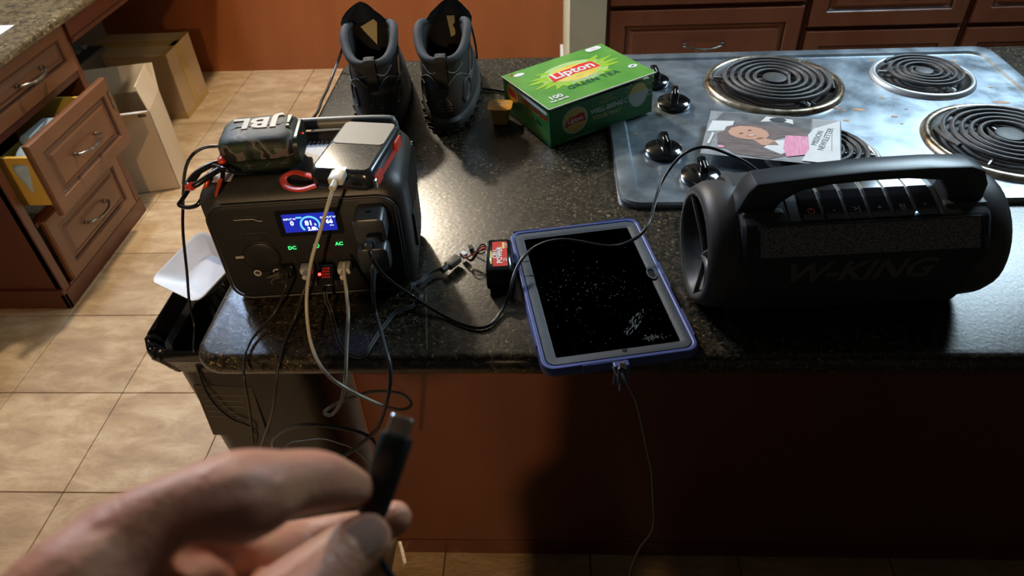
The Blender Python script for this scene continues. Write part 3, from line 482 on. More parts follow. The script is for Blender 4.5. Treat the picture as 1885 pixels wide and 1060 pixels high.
decal(oval(.0065, .003, 12, -.046, .001, 15), 'printdark', nw, .0012, 'printed_eye'); decal(oval(.0065, .003, 12, -.034, .0125, 15), 'printdark', nw, .0012, 'printed_eye'); decal(oval(.004, .0022, 10, -.0345, .0045, 15), 'lips', nw, .0012, 'printed_nose')
decal([(.004, -.014), (.026, -.004), (.036, -.030), (.016, -.052), (-.01, -.036)], 'magw', nw, .0010, 'printed_shirt')
decal([(.020, .006), (.052, .008), (.056, -.045), (.024, -.058), (.018, -.032)], 'pinkp', nw, .0013, 'printed_shirt')
decal([(.052, .012), (.060, .034), (.098, .066), (.098, -.066), (.045, -.066), (.055, -.03)], 'magw', nw, .0016, 'cover_margin')
text('MISSION', .0125, 'printdark', nw, (.066, .005, .0019), (0, 0, R(78)), .0001)
text('NEWSLETTER', .0125, 'printdark', nw, (.078, .004, .0019), (0, 0, R(78)), .0001, sx=.95)
decal([(.086, -.03), (.0866, -.03), (.0866, .03), (.086, .03)], 'printdark', nw, .0018)
decal([(-.094, -.04), (-.090, -.04), (-.086, -.005), (-.090, -.003)], 'lwhite', nw, .0012, 'cover_strip')
decal(oval(.010, .008, 12, -.072, -.045), 'pinkp', nw, .0012)
# ================================================================ BOOTS
def boot(label, loc, rz, mirror=1, tong=0):
    t = thing('hiking_boot', label, 'boot', loc, (0, 0, R(rz)), 'pair of hiking boots'); t.scale = (1.05, 1, .92)
    N = 48
    def ring(z, y0, y1, w, rise=None, heelk=.86):
        out = []
        for k in range(N):
            a = 2 * math.pi * k / N; c = -math.cos(a); s = math.sin(a)  # a=0 heel
            y = (y0 + y1) / 2 + (y1 - y0) / 2 * c; taper = heelk + (1 - heelk) * min(1, (y - y0) / .13)
            x = mirror * w * math.copysign(abs(s) ** .75, s) * taper
            zz = z + (rise(a) if rise else 0)
            out.append((x, y, zz))
        return out
    def rs(a):  # collar: low at the heel, high pads at the sides, dipping towards the lacing
        f = (1 - math.cos(a)) / 2; return .026 * min(1, (f / .55)) ** 1.5 * (1 if f < .75 else 1 - .35 * (f - .75) / .25)
    up = [ring(.026, .002, .292, .045), ring(.045, -.003, .29, .0475), ring(.062, -.004, .265, .046, lambda a: .006 * (1 - math.cos(a)) / 2), ring(.085, 0, .215, .0425, lambda a: .012 * (1 - math.cos(a)) / 2),
          ring(.105, .004, .175, .041, lambda a: rs(a) * .5), ring(.122, .003, .155, .043, lambda a: rs(a) * .85), ring(.134, -.001, .148, .0455, rs)]
    inn = [ring(.137, .006, .142, .0395, rs), ring(.128, .012, .136, .034, rs), ring(.10, .016, .140, .031, lambda a: rs(a) * .4), ring(.06, .014, .15, .030), ring(.034, .014, .15, .030)]
    u = link('upper', loft(up, True, False), 'boot', t, smooth=True, angle=60)
    link('lining', loft([up[-1]] + inn, False, True), 'bootin', t, smooth=True, angle=60)
    col = [Vector(p) for p in ring(.1345, .0035, .146, .0415, rs)]; use = col[:20] + col[29:]
    keep = [p for p in (col[30:] + col[:19])]
    link('padded_collar', tube(keep[::2], .0070, 12, 2), 'bootpad', t, smooth=True, angle=80)
    # sole with lugs
    sol = loft([ring(.0, .006, .288, .043), ring(.003, .0, .296, .047), ring(.014, -.006, .302, .0505), ring(.024, -.008, .300, .0505), ring(.030, -.004, .295, .048)], True, True)
    s = link('sole', sol, 'sole', t, smooth=True, angle=30)
    lg = bmesh.new()
    for k in range(-9, 10):
        a = R(k * 13); yy = .147 - .152 * math.cos(a); xx = .0495 * math.copysign(abs(math.sin(a)) ** .75, math.sin(a)) * (.86 + .14 * min(1, yy / .13)) * mirror
        b = box(-.0045, .0045, -.0008, .0012, 0, .008, .0005, 1); b.transform(Matrix.Translation((xx, yy - .003, .0)) @ Matrix.Rotation(math.atan2(-xx, .06) * -1, 4, 'Z')); me = bpy.data.meshes.new('t'); b.to_mesh(me); b.free(); lg.from_mesh(me); bpy.data.meshes.remove(me)
    link('lug', lg, 'bootgray', s)['kind'] = 'stuff'
    # surface lookup on the outer upper for overlays
    from bisect import bisect
    def surf(a, v, off=.001):
        v = max(0, min(len(up) - 1.001, v)); i = int(v); f = v - i; k = (a / (2 * math.pi) * N) % N; k0 = int(k); g = k - k0
        P = [Vector(up[i][k0 % N]), Vector(up[i][(k0 + 1) % N]), Vector(up[i + 1][k0 % N]), Vector(up[i + 1][(k0 + 1) % N])]
        p = (P[0] * (1 - g) + P[1] * g) * (1 - f) + (P[2] * (1 - g) + P[3] * g) * f; c = Vector((0, .06, p.z)); d = (p - c); d.z = 0
        return p + d.normalized() * off
    # heel counter overlay: patch following the surface, top edge in a V
    bm = bmesh.new(); cols = 33; rows = 9; g = []
    for i in range(cols):
        a = R(-72 + 144 * i / (cols - 1)); q = abs(a) / R(72); top = 3.0 + 1.35 * math.sin(min(1, q * 1.25) * math.pi) * .75 - .9 * max(0, q - .75)
        g.append([bm.verts.new(surf(a, top * j / (rows - 1) + .0, .0022)) for j in range(rows)])
    for i in range(cols - 1):
        for j in range(rows - 1): bm.faces.new((g[i][j], g[i + 1][j], g[i + 1][j + 1], g[i][j + 1]))
    hc = link('heel_counter', bm, 'bootgray', t, smooth=True)
    def line(fn, r=.0009, m='piping', n=30, nm='piping'):
        return link(nm, tube([fn(i / n) for i in range(n + 1)], r, 6, 0), m, t, smooth=True, angle=80)
    line(lambda s: surf(R(-72 + 144 * s), 3.0 + 1.35 * math.sin(min(1, abs(s * 2 - 1) * 1.25) * math.pi) * .75 - .9 * max(0, abs(s * 2 - 1) - .75), .0030))
    line(lambda s: surf(R(-46 + 92 * s), 4.55 + .22 * math.cos((s * 2 - 1) * 6.0), .0018))
    for sd in (-1, 1):
        line(lambda s: surf(R(sd * (38 + 70 * s)), 5.9 - 5.4 * (1 - s) ** 1.0 * .9, .0018), .0013, 'piping', 24, 'side_piping')
        line(lambda s: surf(R(sd * (60 + 55 * s)), 2.4 + 1.0 * s, .002), .001, 'bootgray', 20, 'side_piping')
        # raised lozenge on the quarter
        pts = [surf(R(sd * a), v, .0030) for a, v in ((34, 1.9), (44, 2.9), (58, 2.7), (52, 1.6), (38, 1.2))]
        link('raised_lozenge', tube(pts, .0016, 6, 2, closed=True), 'boot', t, smooth=True)
    # embossed peak emblem on the heel
    e = bmesh.new(); em = [tube([surf(R(-9), 1.75, .0034), surf(R(-2), 2.45, .0034), surf(R(2), 2.1, .0034), surf(R(4), 2.3, .0034), surf(R(10), 1.75, .0034)], .0007, 6, 0), tube([surf(R(-9), 1.7, .0034), surf(R(10), 1.7, .0034)], .0007, 6, 0), tube([surf(R(-9), 1.35, .0034), surf(R(9), 1.35, .0034)], .0008, 6, 0), tube([surf(R(-9), 1.05, .0034), surf(R(9), 1.05, .0034)], .0008, 6, 0)]
    link('heel_emblem', join(*em), 'piping', t)
    # heel pull loop
    lp = tube([(0, -.0045, .088), (0, -.0075, .10), (0, -.0085, .118), (0, -.0115, .135), (0, -.010, .146), (0, .002, .1475), (0, .012, .142), (0, .013, .128)], .0085, 10, 4, flat=.16, up=(0, 1, 0))
    link('heel_loop', lp, 'lace', t, smooth=True, angle=60)
    # tongue
    bm = bmesh.new(); nx, nz = 10, 10; G = []
    for j in range(nz + 1):
        v = j / nz; zz = .085 + .105 * v; yy = .150 - .012 * v + .014 * v * v; w = (.028 + .012 * v) * (1 if v < .72 else max(.30, 1 - ((v - .72) / .30) ** 2) ** .5)
        G.append([bm.verts.new((w * (2 * i / nx - 1) * mirror + tong * v * .012, yy - .030 * (abs(2 * i / nx - 1)) ** 2 * (.7 + .3 * v), zz - .006 * abs(2 * i / nx - 1) * v)) for i in range(nx + 1)])
    for j in range(nz):
        for i in range(nx): bm.faces.new((G[j][i], G[j][i + 1], G[j + 1][i + 1], G[j + 1][i]))
    bmesh.ops.solidify(bm, geom=list(bm.faces), thickness=.009)
    tg = link('tongue', bm, 'bootpad', t, smooth=True, angle=70)
    link('size_label', prism([(-.013, .0), (.010, -.034), (.015, .006), (.010, .012)] if tong < 0 else [(.0, .012), (.013, .012), (.012, -.022), (.005, -.026)], -.0004, .0004, 'y'), 'tag', tg, (0 + tong * .004, .1345, .150), (R(-9), 0, 0))
    # laces and front collar wings
    lc = []
    for k in range(4): lc.append(tube([(-.03, .158 + k * .014, .150 - k * .014), (0, .168 + k * .016, .152 - k * .014), (.03, .158 + k * .014, .150 - k * .014)], .002, 6, 3))
    link('lace', join(*lc), 'lace', t, smooth=True)
    link('lace', tube([(-.028 * mirror, .165, .15), (-.038 * mirror, .17, .14), (-.046 * mirror, .16, .10), (-.048 * mirror, .15, .07)], .0018, 6, 4), 'lace', t, smooth=True)
    return t
boot('black hiking boot left of the pair, standing behind the power station', (-.284, 1.078, .911), 9, 1, -1)
boot('black hiking boot right of the pair, its grey rubber heel in full view', (-.171, 1.084, .911), 3, -1, 1)
cablething('black_cord', CAB['cord1'], .0028, 'cable', 'black cord running along the left edge of the granite beside the left boot')
cablething('black_cord', CAB['cord2'], .003, 'cable', 'short stretch of black cord lying between the right boot and the green tea box')

# ================================================================ TEA BOX
tea = thing('tea_box', 'bright green tea box with lifted lid, half on the granite and half on the cooktop', 'box', (.003, 1.027, .9112), (0, R(-2.95), R(30)))
W_, D_, H_ = .199, .158, .063
link('box_front', box(0, W_, 0, .0012, 0, H_), 'gboxdd', tea); link('box_back', box(0, W_, D_ - .0012, D_, 0, H_), 'gboxd', tea)
link('box_side', box(0, .0012, .0, D_, 0, H_), 'gboxd', tea); link('box_side', box(W_ - .0012, W_, 0, D_, 0, H_), 'gboxd', tea); link('box_base', box(0, W_, 0, D_, 0, .001), 'gboxd', tea)
link('tuck_flap', prism([(.004, .003), (.03, .003), (.03, .02), (.17, .02), (.17, .003), (.2, .003), (.2, .05), (.004, .05)], H_ - .003, H_ - .0022), 'cardin', tea)
lid = link('lid', join(box(-.002, W_ + .002, -D_ - .004, 0, 0, .0013, .0003, 1)), 'gbox', tea, (0, D_, H_ + .0005), (R(-2.2), R(-.5), 0))
link('lid_edge', join(box(-.002, W_ + .002, -D_ - .0055, -D_ - .004, -.0008, .0013), box(-.003, -.002, -D_ - .004, 0, -.0002, .0011)), 'cardin', lid)
link('side_flap', box(0, .001, .004, .125, -.010, .0), 'cardin', tea, (.001, .004, H_ + .001), (0, R(12), 0))
def ld(pts, m, z, nm='print'): return link(nm, prism(pts, z, z + .00012), m, lid)
Z = .0014
lcx, lcy = .100, -.072
ld(oval(.125, .085, 36, lcx, lcy), 'lpale', Z, 'printed_glow')
for a, L_, w in ((200, .058, .014), (190, .066, .012), (172, .066, .014), (160, .060, .012), (215, .052, .013), (-18, .062, .013), (-5, .066, .013), (10, .066, .012), (28, .058, .013), (230, .044, .014), (-45, .046, .014), (250, .040, .014), (300, .040, .014), (140, .05, .012)):
    pts = []
    for k in range(13):
        s = k / 12; pts.append((.022 + (L_ - .0) * s, w / 2 * math.sin(math.pi * s) ** .8 + .006 * s * s))
    for k in range(11, 0, -1):
        s = k / 12; pts.append((.022 + L_ * s, -w / 2 * math.sin(math.pi * s) ** .8 + .006 * s * s))
    c, s_ = math.cos(R(a)), math.sin(R(a)); ld([(lcx + c * x - s_ * y, lcy + (s_ * x + c * y) * .8) for x, y in pts], 'lleaf', Z + .00015, 'printed_leaf')
ld(oval(.098, .066, 36, lcx, lcy), 'lpale', Z + .0003); ld(oval(.090, .060, 36, lcx, lcy), 'lyel', Z + .00045, 'printed_sun')
def ribbon(cx, cy, w, h, k=.004): return [(cx - w / 2, cy - h / 2 - k), (cx - w * .25, cy - h / 2 + 0), (cx, cy - h / 2 + k * .6), (cx + w * .25, cy - h / 2 + 0), (cx + w / 2, cy - h / 2 + k * 0), (cx + w / 2 - .003, cy + h / 2 + k * .2), (cx + w * .25, cy + h / 2 + k), (cx, cy + h / 2), (cx - w * .25, cy + h / 2), (cx - w / 2 + .004, cy + h / 2 - k)]
ld(ribbon(lcx, lcy + .004, .094, .026), 'lred', Z + .0006, 'printed_banner')
text('Lipton', .032, 'lwhite', lid, (lcx, lcy + .0055, Z + .0009), ext=.0001, off=.0008, sx=.98)
ld(oval(.016, .007, 20, lcx, lcy - .018), 'lgold', Z + .0006); 
text('100% NATURAL', .008, 'lwhite', lid, (lcx + .006, lcy - .034, Z + .0009), ext=.0001)
text('GREEN TEA', .0185, 'ldark', lid, (lcx + .008, lcy - .0475, Z + .0009), ext=.0001, space=1.05)
text('100', .017, 'lwhite', lid, (.027, -.134, Z + .0009), ext=.0001, off=.0005); text('TEA BAGS', .0075, 'lwhite', lid, (.027, -.146, Z + .0009), ext=.0001, off=.0003)
ld(rrect(.030, .015, .006, 4, .176, -.012), 'lwhite', Z + .0004, 'printed_badge'); text('TEA', .006, 'pinkp', lid, (.176, -.012, Z + .0007), ext=.0001)
ld(oval(.017, .013, 20, .186, -.118), 'lwhite', Z + .0004, 'printed_badge'); ld(oval(.008, .003, 12, .186, -.118, 20), 'ldark', Z + .0006)
ld(oval(.020, .012, 20, .022, -.018), 'lwhite', Z + .0004, 'printed_badge'); ld(oval(.006, .004, 12, .012, -.010), 'lred', Z + .0006)
def fd(pts, m, y=-.0004): return link('print', prism(pts, y, y + .0003, 'y'), m, tea)
fd(oval(.048, .047, 32, .047, .034), 'lmug', -.0002); fd(oval(.044, .043, 32, .047, .034), 'lgold', -.0004)
fd(ribbon(.047, .035, .040, .013, .003), 'lred', -.0006)
text('Lipton', .0115, 'lwhite', tea, (.047, -.0008, .0355), (R(90), 0, 0), .0001, off=.0003)
text('A CUP\nA DAY FOR', .0062, 'lgold', tea, (.110, -.0003, .0525), (R(90), 0, 0), .0001)
text('WELL-BEING', .0112, 'lwhite', tea, (.108, -.0003, .0375), (R(90), 0, 0), .0001, off=.0002)
text('YOUR WAY', .0105, 'lgold', tea, (.108, -.0003, .0250), (R(90), 0, 0), .0001, off=.0002)
fd(oval(.034, .034, 28, .170, .044, 0), 'lgold', -.0002); fd([(.151, .046)] + [(.170 + .020 * math.cos(R(a)), .046 + .027 * math.sin(R(a))) for a in range(180, 361, 15)], 'lmug', -.0004)
for a in range(20, 165, 16): fd([(.170 + .020 * math.cos(R(a - 1.5)), .046 + .020 * math.sin(R(a - 1.5))), (.170 + .020 * math.cos(R(a + 1.5)), .046 + .020 * math.sin(R(a + 1.5))), (.170 + .026 * math.cos(R(a + 1)), .046 + .026 * math.sin(R(a + 1))), (.170 + .026 * math.cos(R(a - 1)), .046 + .026 * math.sin(R(a - 1)))], 'lgold', -.0003)
for sx in (-1, 1): link('print', xf(ringplate(.0035, .005, 0, .0002, 16), (.170 + sx * .023, -.0003, .038), (R(90), 0, 0)), 'lmug', tea)
fd([(.03, .0035), (.085, .0035), (.085, .0042), (.03, .0042)], 'lmug', -.0002)
def sd(body, size, m, y, z, **k): return text(body, size, m, tea, (-.0004, y, z), (R(90), 0, R(-90)), .0001, **k)
link('print', prism([(.125 + .019 * math.cos(R(a)), .045 + .017 * math.sin(R(a))) for a in range(0, 360, 15)], -.0004, 0, 'x'), 'lyel', tea); link('print', prism([(.110, .048), (.140, .052), (.140, .040), (.110, .037)], -.0006, -.0004, 'x'), 'lred', tea)
sd('LOVE your heart', .0125, 'lred', .052, .047, off=.0004); sd('100 GREEN', .010, 'lgold', .070, .032); sd('50% 100g', .0085, 'ldark', .045, .030)
for zz in (.041, .022, .016, .010): link('print', prism([(.01, zz), (.105, zz), (.105, zz + .0008), (.01, zz + .0008)], -.0002, 0, 'x'), 'lleaf', tea)

# jelly cup
cup = thing('jelly_cup', 'small yellow plastic portion cup with an amber foil lid, left of the tea box', 'cup', (-.083, 1.122, .911), (0, 0, R(-4)))
def sq(s, z, r=.006): return [(p[0], p[1], z) for p in rrect(s, s * .95, r, 4)]
link('cup_body', loft([sq(.026, 0), sq(.0275, .004), sq(.0335, .027), sq(.034, .029)], True, True), 'cupp', cup, smooth=True, angle=50)
rb = bmesh.new()
for k in range(-3, 4):
    b = box(-.0006, .0006, -.0006, .0006, .003, .026); b.transform(Matrix.Translation((k * .0038, -.0136, 0)) @ Matrix.Rotation(R(7), 4, 'X')); me = bpy.data.meshes.new('t'); b.to_mesh(me); b.free(); rb.from_mesh(me)
link('rib', rb, 'cupp', cup)
link('foil_lid', loft([sq(.041, .0290, .009), sq(.042, .0298, .009), sq(.041, .0306, .009), sq(.034, .0302, .008)], True, True), 'amber', cup, smooth=True, angle=50)
text('GRAPE\nJELLY', .0085, 'cardin', cup, (0, .003, .0308), ext=.0001)

# ================================================================ POWER STATION
ps = thing('power_station', 'black portable power station with a lit blue display, at the left corner of the worktop', 'power station', (-.288, .735, .9105), (0, 0, R(5)))
w, dp, h = .238, .150, .165
def psr(ins, z, ry=None):
    r = .026; return [(p[0], p[1], z) for p in rrect(w - 2 * ins, dp - 2 * ins, max(.006, r - ins * .4), 6)]
rings = [psr(.018, .004), psr(.008, .006), psr(.003, .014), psr(.001, .03), psr(0, .08), psr(0, .138), psr(.002, .147), psr(.007, .155), psr(.015, .161), psr(.024, .1640), psr(.032, .1645), psr(.036, .1600), psr(.040, .1585)]
body = link('casing', loft(rings), 'shellps', ps, smooth=True, angle=50)
for sx in (-1, 1):
    for sy in (-1, 1): link('foot', lathe([(.009, 0), (.011, .001), (.011, .006)], 16), 'black', ps, (sx * .085, sy * .045, 0))
# front panel frame and face
fp = link('front_panel', prism(rrect(.212, .132, .020, 6, 0, .0785), -.0772, -.070, 'y', .0015, 2), 'psface', ps, smooth=True, angle=40)
rim = [(p[0], -.0770, p[1]) for p in rrect(.216, .136, .022, 6, 0, .0785)]
link('panel_rim', tube(rim, .0016, 8, 0, closed=True), 'shellps', ps, smooth=True, angle=80)
FY = -.0776
def pf(pts, m, name, d=.0006, par=None, y=FY): return link(name, prism(pts, y - d, y + .0006, 'y'), m, par or ps)
def rct(cx, cz, w_, h_, r=.002): return rrect(w_, h_, r, 3, cx, cz)
dsp = pf(rct(.0065, .1175, .074, .036, .003), 'gloss', 'display_bezel', .0004)
pf(rct(.0065, .1178, .060, .025, .001), 'screenblue', 'display', .0008, ps)
TX = (R(90), 0, 0)
def pt(body, size, m, x, z, y=FY - .0012, **k): k.setdefault('ext', .00008); return text(body, size, m, ps, (x, y, z), TX, **k)
pt('INPUT W', .0034, 'lcdtext', -.0150, .1238); pt('0', .0082, 'lcdtext', -.0135, .1180, off=.0002)
pt('OUTPUT W', .0034, 'lcdtext', .0285, .1238); pt('66', .0078, 'lcdtext', .0292, .1180, off=.0002); pt('mins', .0026, 'lcdtext', .031, .1128)
pt('81', .0092, 'lcdtext', .0055, .1170, off=.0002); pt('%', .004, 'lcdtext', .0125, .1148); pt('2.8h', .0066, 'lcdtext', .0082, .1092, off=.0002)
link('charge_ring', tube([(.0068 + .0105 * math.cos(R(a)), FY - .0012, .1155 + .0105 * math.sin(R(a))) for a in range(-25, 226, 8)], .0011, 6, 0), 'lcdcyan', ps)
link('charge_icon', prism([(-.0075, .1265), (-.002, .1265), (-.0005, .1255), (-.002, .1245), (-.0075, .1245)], FY - .0013, FY - .001, 'y'), 'lcdcyan', ps)
pt('DC', .0066, 'green', -.0215, .0835, off=.0002); pt('AC', .0066, 'green', .0340, .0855, off=.0002)
link('power_ring', xf(ringplate(.0024, .0034, 0, .0003, 20), (.0068, FY, .0840), TX), 'green', ps)
# left of the panel
for a, b in (((-.078, .1265), (-.056, .1265)), ((-.056, .1265), (-.051, .1235)), ((-.051, .1235), (-.046, .1232))): link('printed_line', tube([(a[0], FY, a[1]), (b[0], FY, b[1])], .0005, 5, 0), 'midprint', ps)
pt('DC IN 200W MAX', .0032, 'faint2', -.062, .1312); pt('12V CIGARETTE PORT', .0032, 'faint2', -.060, .1080); pt('DC OUTPUT\n12V 10A', .0032, 'faint2', -.060, .1010)
link('socket_cover', xf(lathe([(.0205, 0), (.0205, .0025), (.018, .0035), (.0005, .0037)], 36), (-.060, FY + .001, .0725), TX), 'black', ps, smooth=True, angle=30)
link('socket_ring', xf(lathe([(.0215, 0), (.0225, .0012), (.0215, .002)], 36, cap=False), (-.060, FY + .001, .0725), TX), 'psface', ps, smooth=True)
link('cover_tab', box(-.090, -.080, FY - .003, FY, .074, .0765, .0005, 1), 'midprint', ps)
for x in (-.0715, -.0485):
    j = link('round_jack', xf(lathe([(.0028, .0), (.0046, .0), (.0046, .0012), (.0036, .0016), (.0028, .0012), (.0028, 0)], 20, cap=False), (x, FY + .0005, .0490), TX), 'midprint', ps, smooth=True)
    link('jack_pin', xf(lathe([(.0011, 0), (.0011, .002), (.0004, .0024)], 10), (x, FY, .0490), TX), 'steelplug', ps)
pt('DC5521', .003, 'faint2', -.058, .0415)
pt('BLUETTI', .0115, 'faint2', .009, .0265, FY - .0003, off=.0001, space=1.15)
for k, x in enumerate((-.0335, -.0085, .0115, .0350)): pf(rct(x, .0565, .0165 if k != 3 else .015, .0085, .001), 'gloss', 'usb_port', .0004)
pf(rct(.0455, .0595, .0015, .012, .0005), 'grayp', 'port_mark', .0004)
# plugs of AC wall adapters
def adapter(cz, cx, wd_, ht, depth, label, logo=False):
    a = thing('wall_charger', label, 'charger', (-.288, .735, .9105), (0, 0, R(5)))
    pr = rrect(wd_, ht, .008, 5, cx, cz)
    ring0 = [(p[0], FY - .0005, p[1]) for p in pr]; mid = [(p[0], FY - depth + .004, p[1]) for p in pr]
    e1 = [(cx + (p[0] - cx) * .95, FY - depth + .001, cz + (p[1] - cz) * .95) for p in pr]; e2 = [(cx + (p[0] - cx) * .86, FY - depth, cz + (p[1] - cz) * .86) for p in pr]
    link('charger_body', loft([ring0, mid, e1, e2]), 'adapterp', a, smooth=True, angle=40)
    pp = rrect(.010, .0045, .0018, 3, cx, cz - ht * .14)
    link('usb_socket', loft([[(p[0], FY - depth - .0002, p[1]) for p in pp], [(p[0], FY - depth + .001, p[1]) for p in pp]]), 'gloss', a)
    if logo: text('w', .010, 'gloss', a, (cx, FY - depth * .5, cz + ht / 2 + .0001), (0, 0, 0), .0001, off=.0004)
    return a
a1 = adapter(.121, .079, .036, .034, .032, 'upper black wall charger plugged into the power station, bare on top', True)
a2 = adapter(.078, .0765, .036, .036, .030, 'lower black wall charger plugged into the power station, below its twin')
# side grille and side latch, handle, top texture
sg = bmesh.new()
for k in range(14): box(.1178, .1195, -.030 + k * .0065, -.0268 + k * .0065, .085, .140, bm=sg)
link('side_vent', sg, 'shellps', ps)
link('side_latch', box(.1175, .1225, -.045, -.015, .050, .098, .002, 2), 'black', ps)
hb = tube([(-.098, .052, .150), (-.098, .054, .166), (-.088, .056, .171), (0, .0565, .173), (.088, .056, .171), (.098, .054, .166), (.098, .052, .150)], .0075, 12, 5)
link('carry_handle', hb, 'grayp', ps, smooth=True, angle=80)
tv = bmesh.new()
for k in range(26): box(-.065 + k * .0052, -.0622 + k * .0052, .030, .044, .158, .1602, bm=tv)
link('top_vent', tv, 'black', ps)
link('sticker', box(-.096, -.075, -.056, -.040, .1640, .1645), 'label', ps, (0, 0, .0010))
# ================================================================ SMALL SPEAKER
sp = thing('portable_speaker', 'small camouflage fabric speaker with a raised logo and carabiner loop on the power station', 'speaker', (-.331, .722, 1.0757), (0, 0, R(8)))
def sr(ins, z, wx=.0875, dy=.069): return [(p[0], p[1], z) for p in rrect(wx - 2 * ins, dy - 2 * ins, .016, 5)]
link('fabric_cover', loft([sr(.002, .013), sr(0, .020), sr(0, .030), sr(.002, .036), sr(.006, .0395), sr(.012, .041), sr(.02, .0415)], True, True), 'camo', sp, smooth=True, angle=60)
link('rubber_base', loft([sr(.006, .0), sr(.002, .002), sr(.0005, .006), sr(.0005, .012), sr(.001, .016), sr(-.0008, .0175)], True, True), 'olive', sp, smooth=True, angle=60)
link('rubber_side', loft([[(x, p[0], p[1]) for p in rrect(.058, .032, .010, 5, 0, .0195)] for x in (.036, .0440, .0450)], True, True), 'olive', sp, smooth=True)
lg = text('JBL', .034, 'logo_go', sp, (-.003, .008, .0420), (0, 0, R(180)), .0006, off=.0011, sx=1.15); lg['label'] = 'raised letters read upside down'
text('JBL', .034, 'logo_edge', sp, (-.003, .008, .0412), (0, 0, R(180)), .0006, off=.0016, sx=1.15)
link('logo_mark', join(prism([(.033, .002), (.0355, .002), (.037, .020), (.032, .020)], .041, .0426), prism([(.032, -.006), (.037, -.006), (.0345, -.0005)], .041, .0426)), 'logo_go', sp)
for x, ln in ((-.012, 'plus'), (.010, 'play'), (.028, 'minus')):
    b = [box(-.004, .004, -.0355, -.0345, .0075, .0085, 0)] if ln != 'play' else [xf(box(-.004, .004, -.0355, -.0345, -.0004, .0004), (0, 0, .008), (0, R(-40), 0))]
    if ln == 'plus': b.append(box(-.0005, .0005, -.0355, -.0345, .0040, .012))
    link('button_mark', xf(join(*b), (x, 0, .0035)), 'faint2', sp)
link('led', xf(lathe([(.0008, 0), (.0005, .0005)], 8), (.0452, .012, .022), (0, R(90), 0)), 'redled', sp)
lpz = tube([(-.040, -.030, .018), (-.047, -.038, .018), (-.052, -.036, .014), (-.050, -.026, .010)], .0055, 10, 5, flat=.45)
link('loop_mount', box(-.0455, -.036, -.0352, -.018, .004, .022, .004, 3), 'red', sp, smooth=True)
link('cord_loop', tube([(-.037, -.034, .014), (-.052, -.050, .012), (-.068, -.058, .006), (-.078, -.052, .004), (-.070, -.040, .010), (-.054, -.030, .014), (-.043, -.022, .013)], .0034, 10, 5), 'cable', sp, smooth=True, angle=80)
link('cord_band', tube([(-.070, -.060, .007), (-.073, -.057, .004), (-.078, -.053, .002)], .0046, 10, 3), 'red', sp, smooth=True)
def carab(name, pts, m, gate, label, cat='carabiner'):
    t = thing(name, label, cat, (0, 0, 0)); link('frame', tube(pts, .0026, 10, 5), m, t, smooth=True, angle=80); link('gate', tube(gate, .0024, 10, 2), 'redor' if m == 'blackmetal' else 'blackmetal', t, smooth=True); return t
CB = CARAB
carab('carabiner', CB['big'], 'blackmetal', CB['biggate'], 'black carabiner with a red gate hanging out to the left from the small speaker')
carab('carabiner', CB['small'], 'blackmetal', CB['smallgate'], 'smaller black and red carabiner hanging over the top left edge of the power station')
link('usb_plug', xf(join(box(-.004, .012, -.004, .004, -.0025, .0025, .001, 2)), (0, 0, 0)), 'cable', None, CAB['speaker_charge'][0], (0, 0, R(8)))
spc = bpy.context.scene.objects['usb_plug']
c1 = cablething('charging_cable', CAB['speaker_charge'], .0019, 'cable', 'thin black cable from the camouflage speaker hanging down past the bin', smooth=5)
spc.parent = c1
# ================================================================ POWER BANK
pb = thing('power_bank', 'black power bank with a red side strap and white cable, on the power station', 'power bank', (-.215, .698, 1.0790), (0, 0, R(-8)))
def pr_(ins, z): return [(p[0], p[1], z) for p in rrect(.072 - 2 * ins, .112 - 2 * ins, .010, 5)]
link('casing', loft([pr_(.004, 0), pr_(.001, .003), pr_(0, .010), pr_(0, .016), pr_(.001, .0205), pr_(.003, .0235), pr_(.005, .0245)]), 'pb', pb, smooth=True, angle=50)
link('gray_panel', prism(rrect(.060, .050, .006, 4, 0, .028), .0243, .0252), 'pbtop', pb)
link('gloss_panel', prism(rrect(.060, .052, .006, 4, 0, -.0245), .0243, .0251), 'pbglass', pb)
link('side_strap', join(prism([(-.038, .006), (.040, .006), (.040, .011), (-.038, .011)], .0360, .0378, 'x'), box(.0355, .0390, -.048, -.030, .004, .017, .0015, 2), box(.0355, .0390, .020, .040, .006, .019, .0015, 2)), 'red', pb)
link('strap_clip', box(.0355, .0388, -.054, -.048, .003, .015, .001, 1), 'steelplug', pb)
for x, wx in ((-.018, .008), (.018, .005)): link('usb_port', box(x - wx, x + wx, -.0563, -.0555, .008, .0135, .0005, 1), 'gloss', pb)
ll = tube([(-.030, -.053, .004), (-.048, -.058, .000), (-.068, -.050, -.002), (-.078, -.036, -.001), (-.070, -.026, .001), (-.050, -.034, .004), (-.036, -.044, .008)], .0042, 10, 5, flat=.45, up=(0, 0, 1))
link('wrist_loop', ll, 'red', pb, smooth=True, angle=60)
wc = cablething('white_charging_cable', CAB['white'], .0021, 'whitep', 'long white cable looping from the power bank down past the worktop edge and back up')
P0 = Vector(CAB['white'][0]); PE = Vector(CAB['white'][-1])
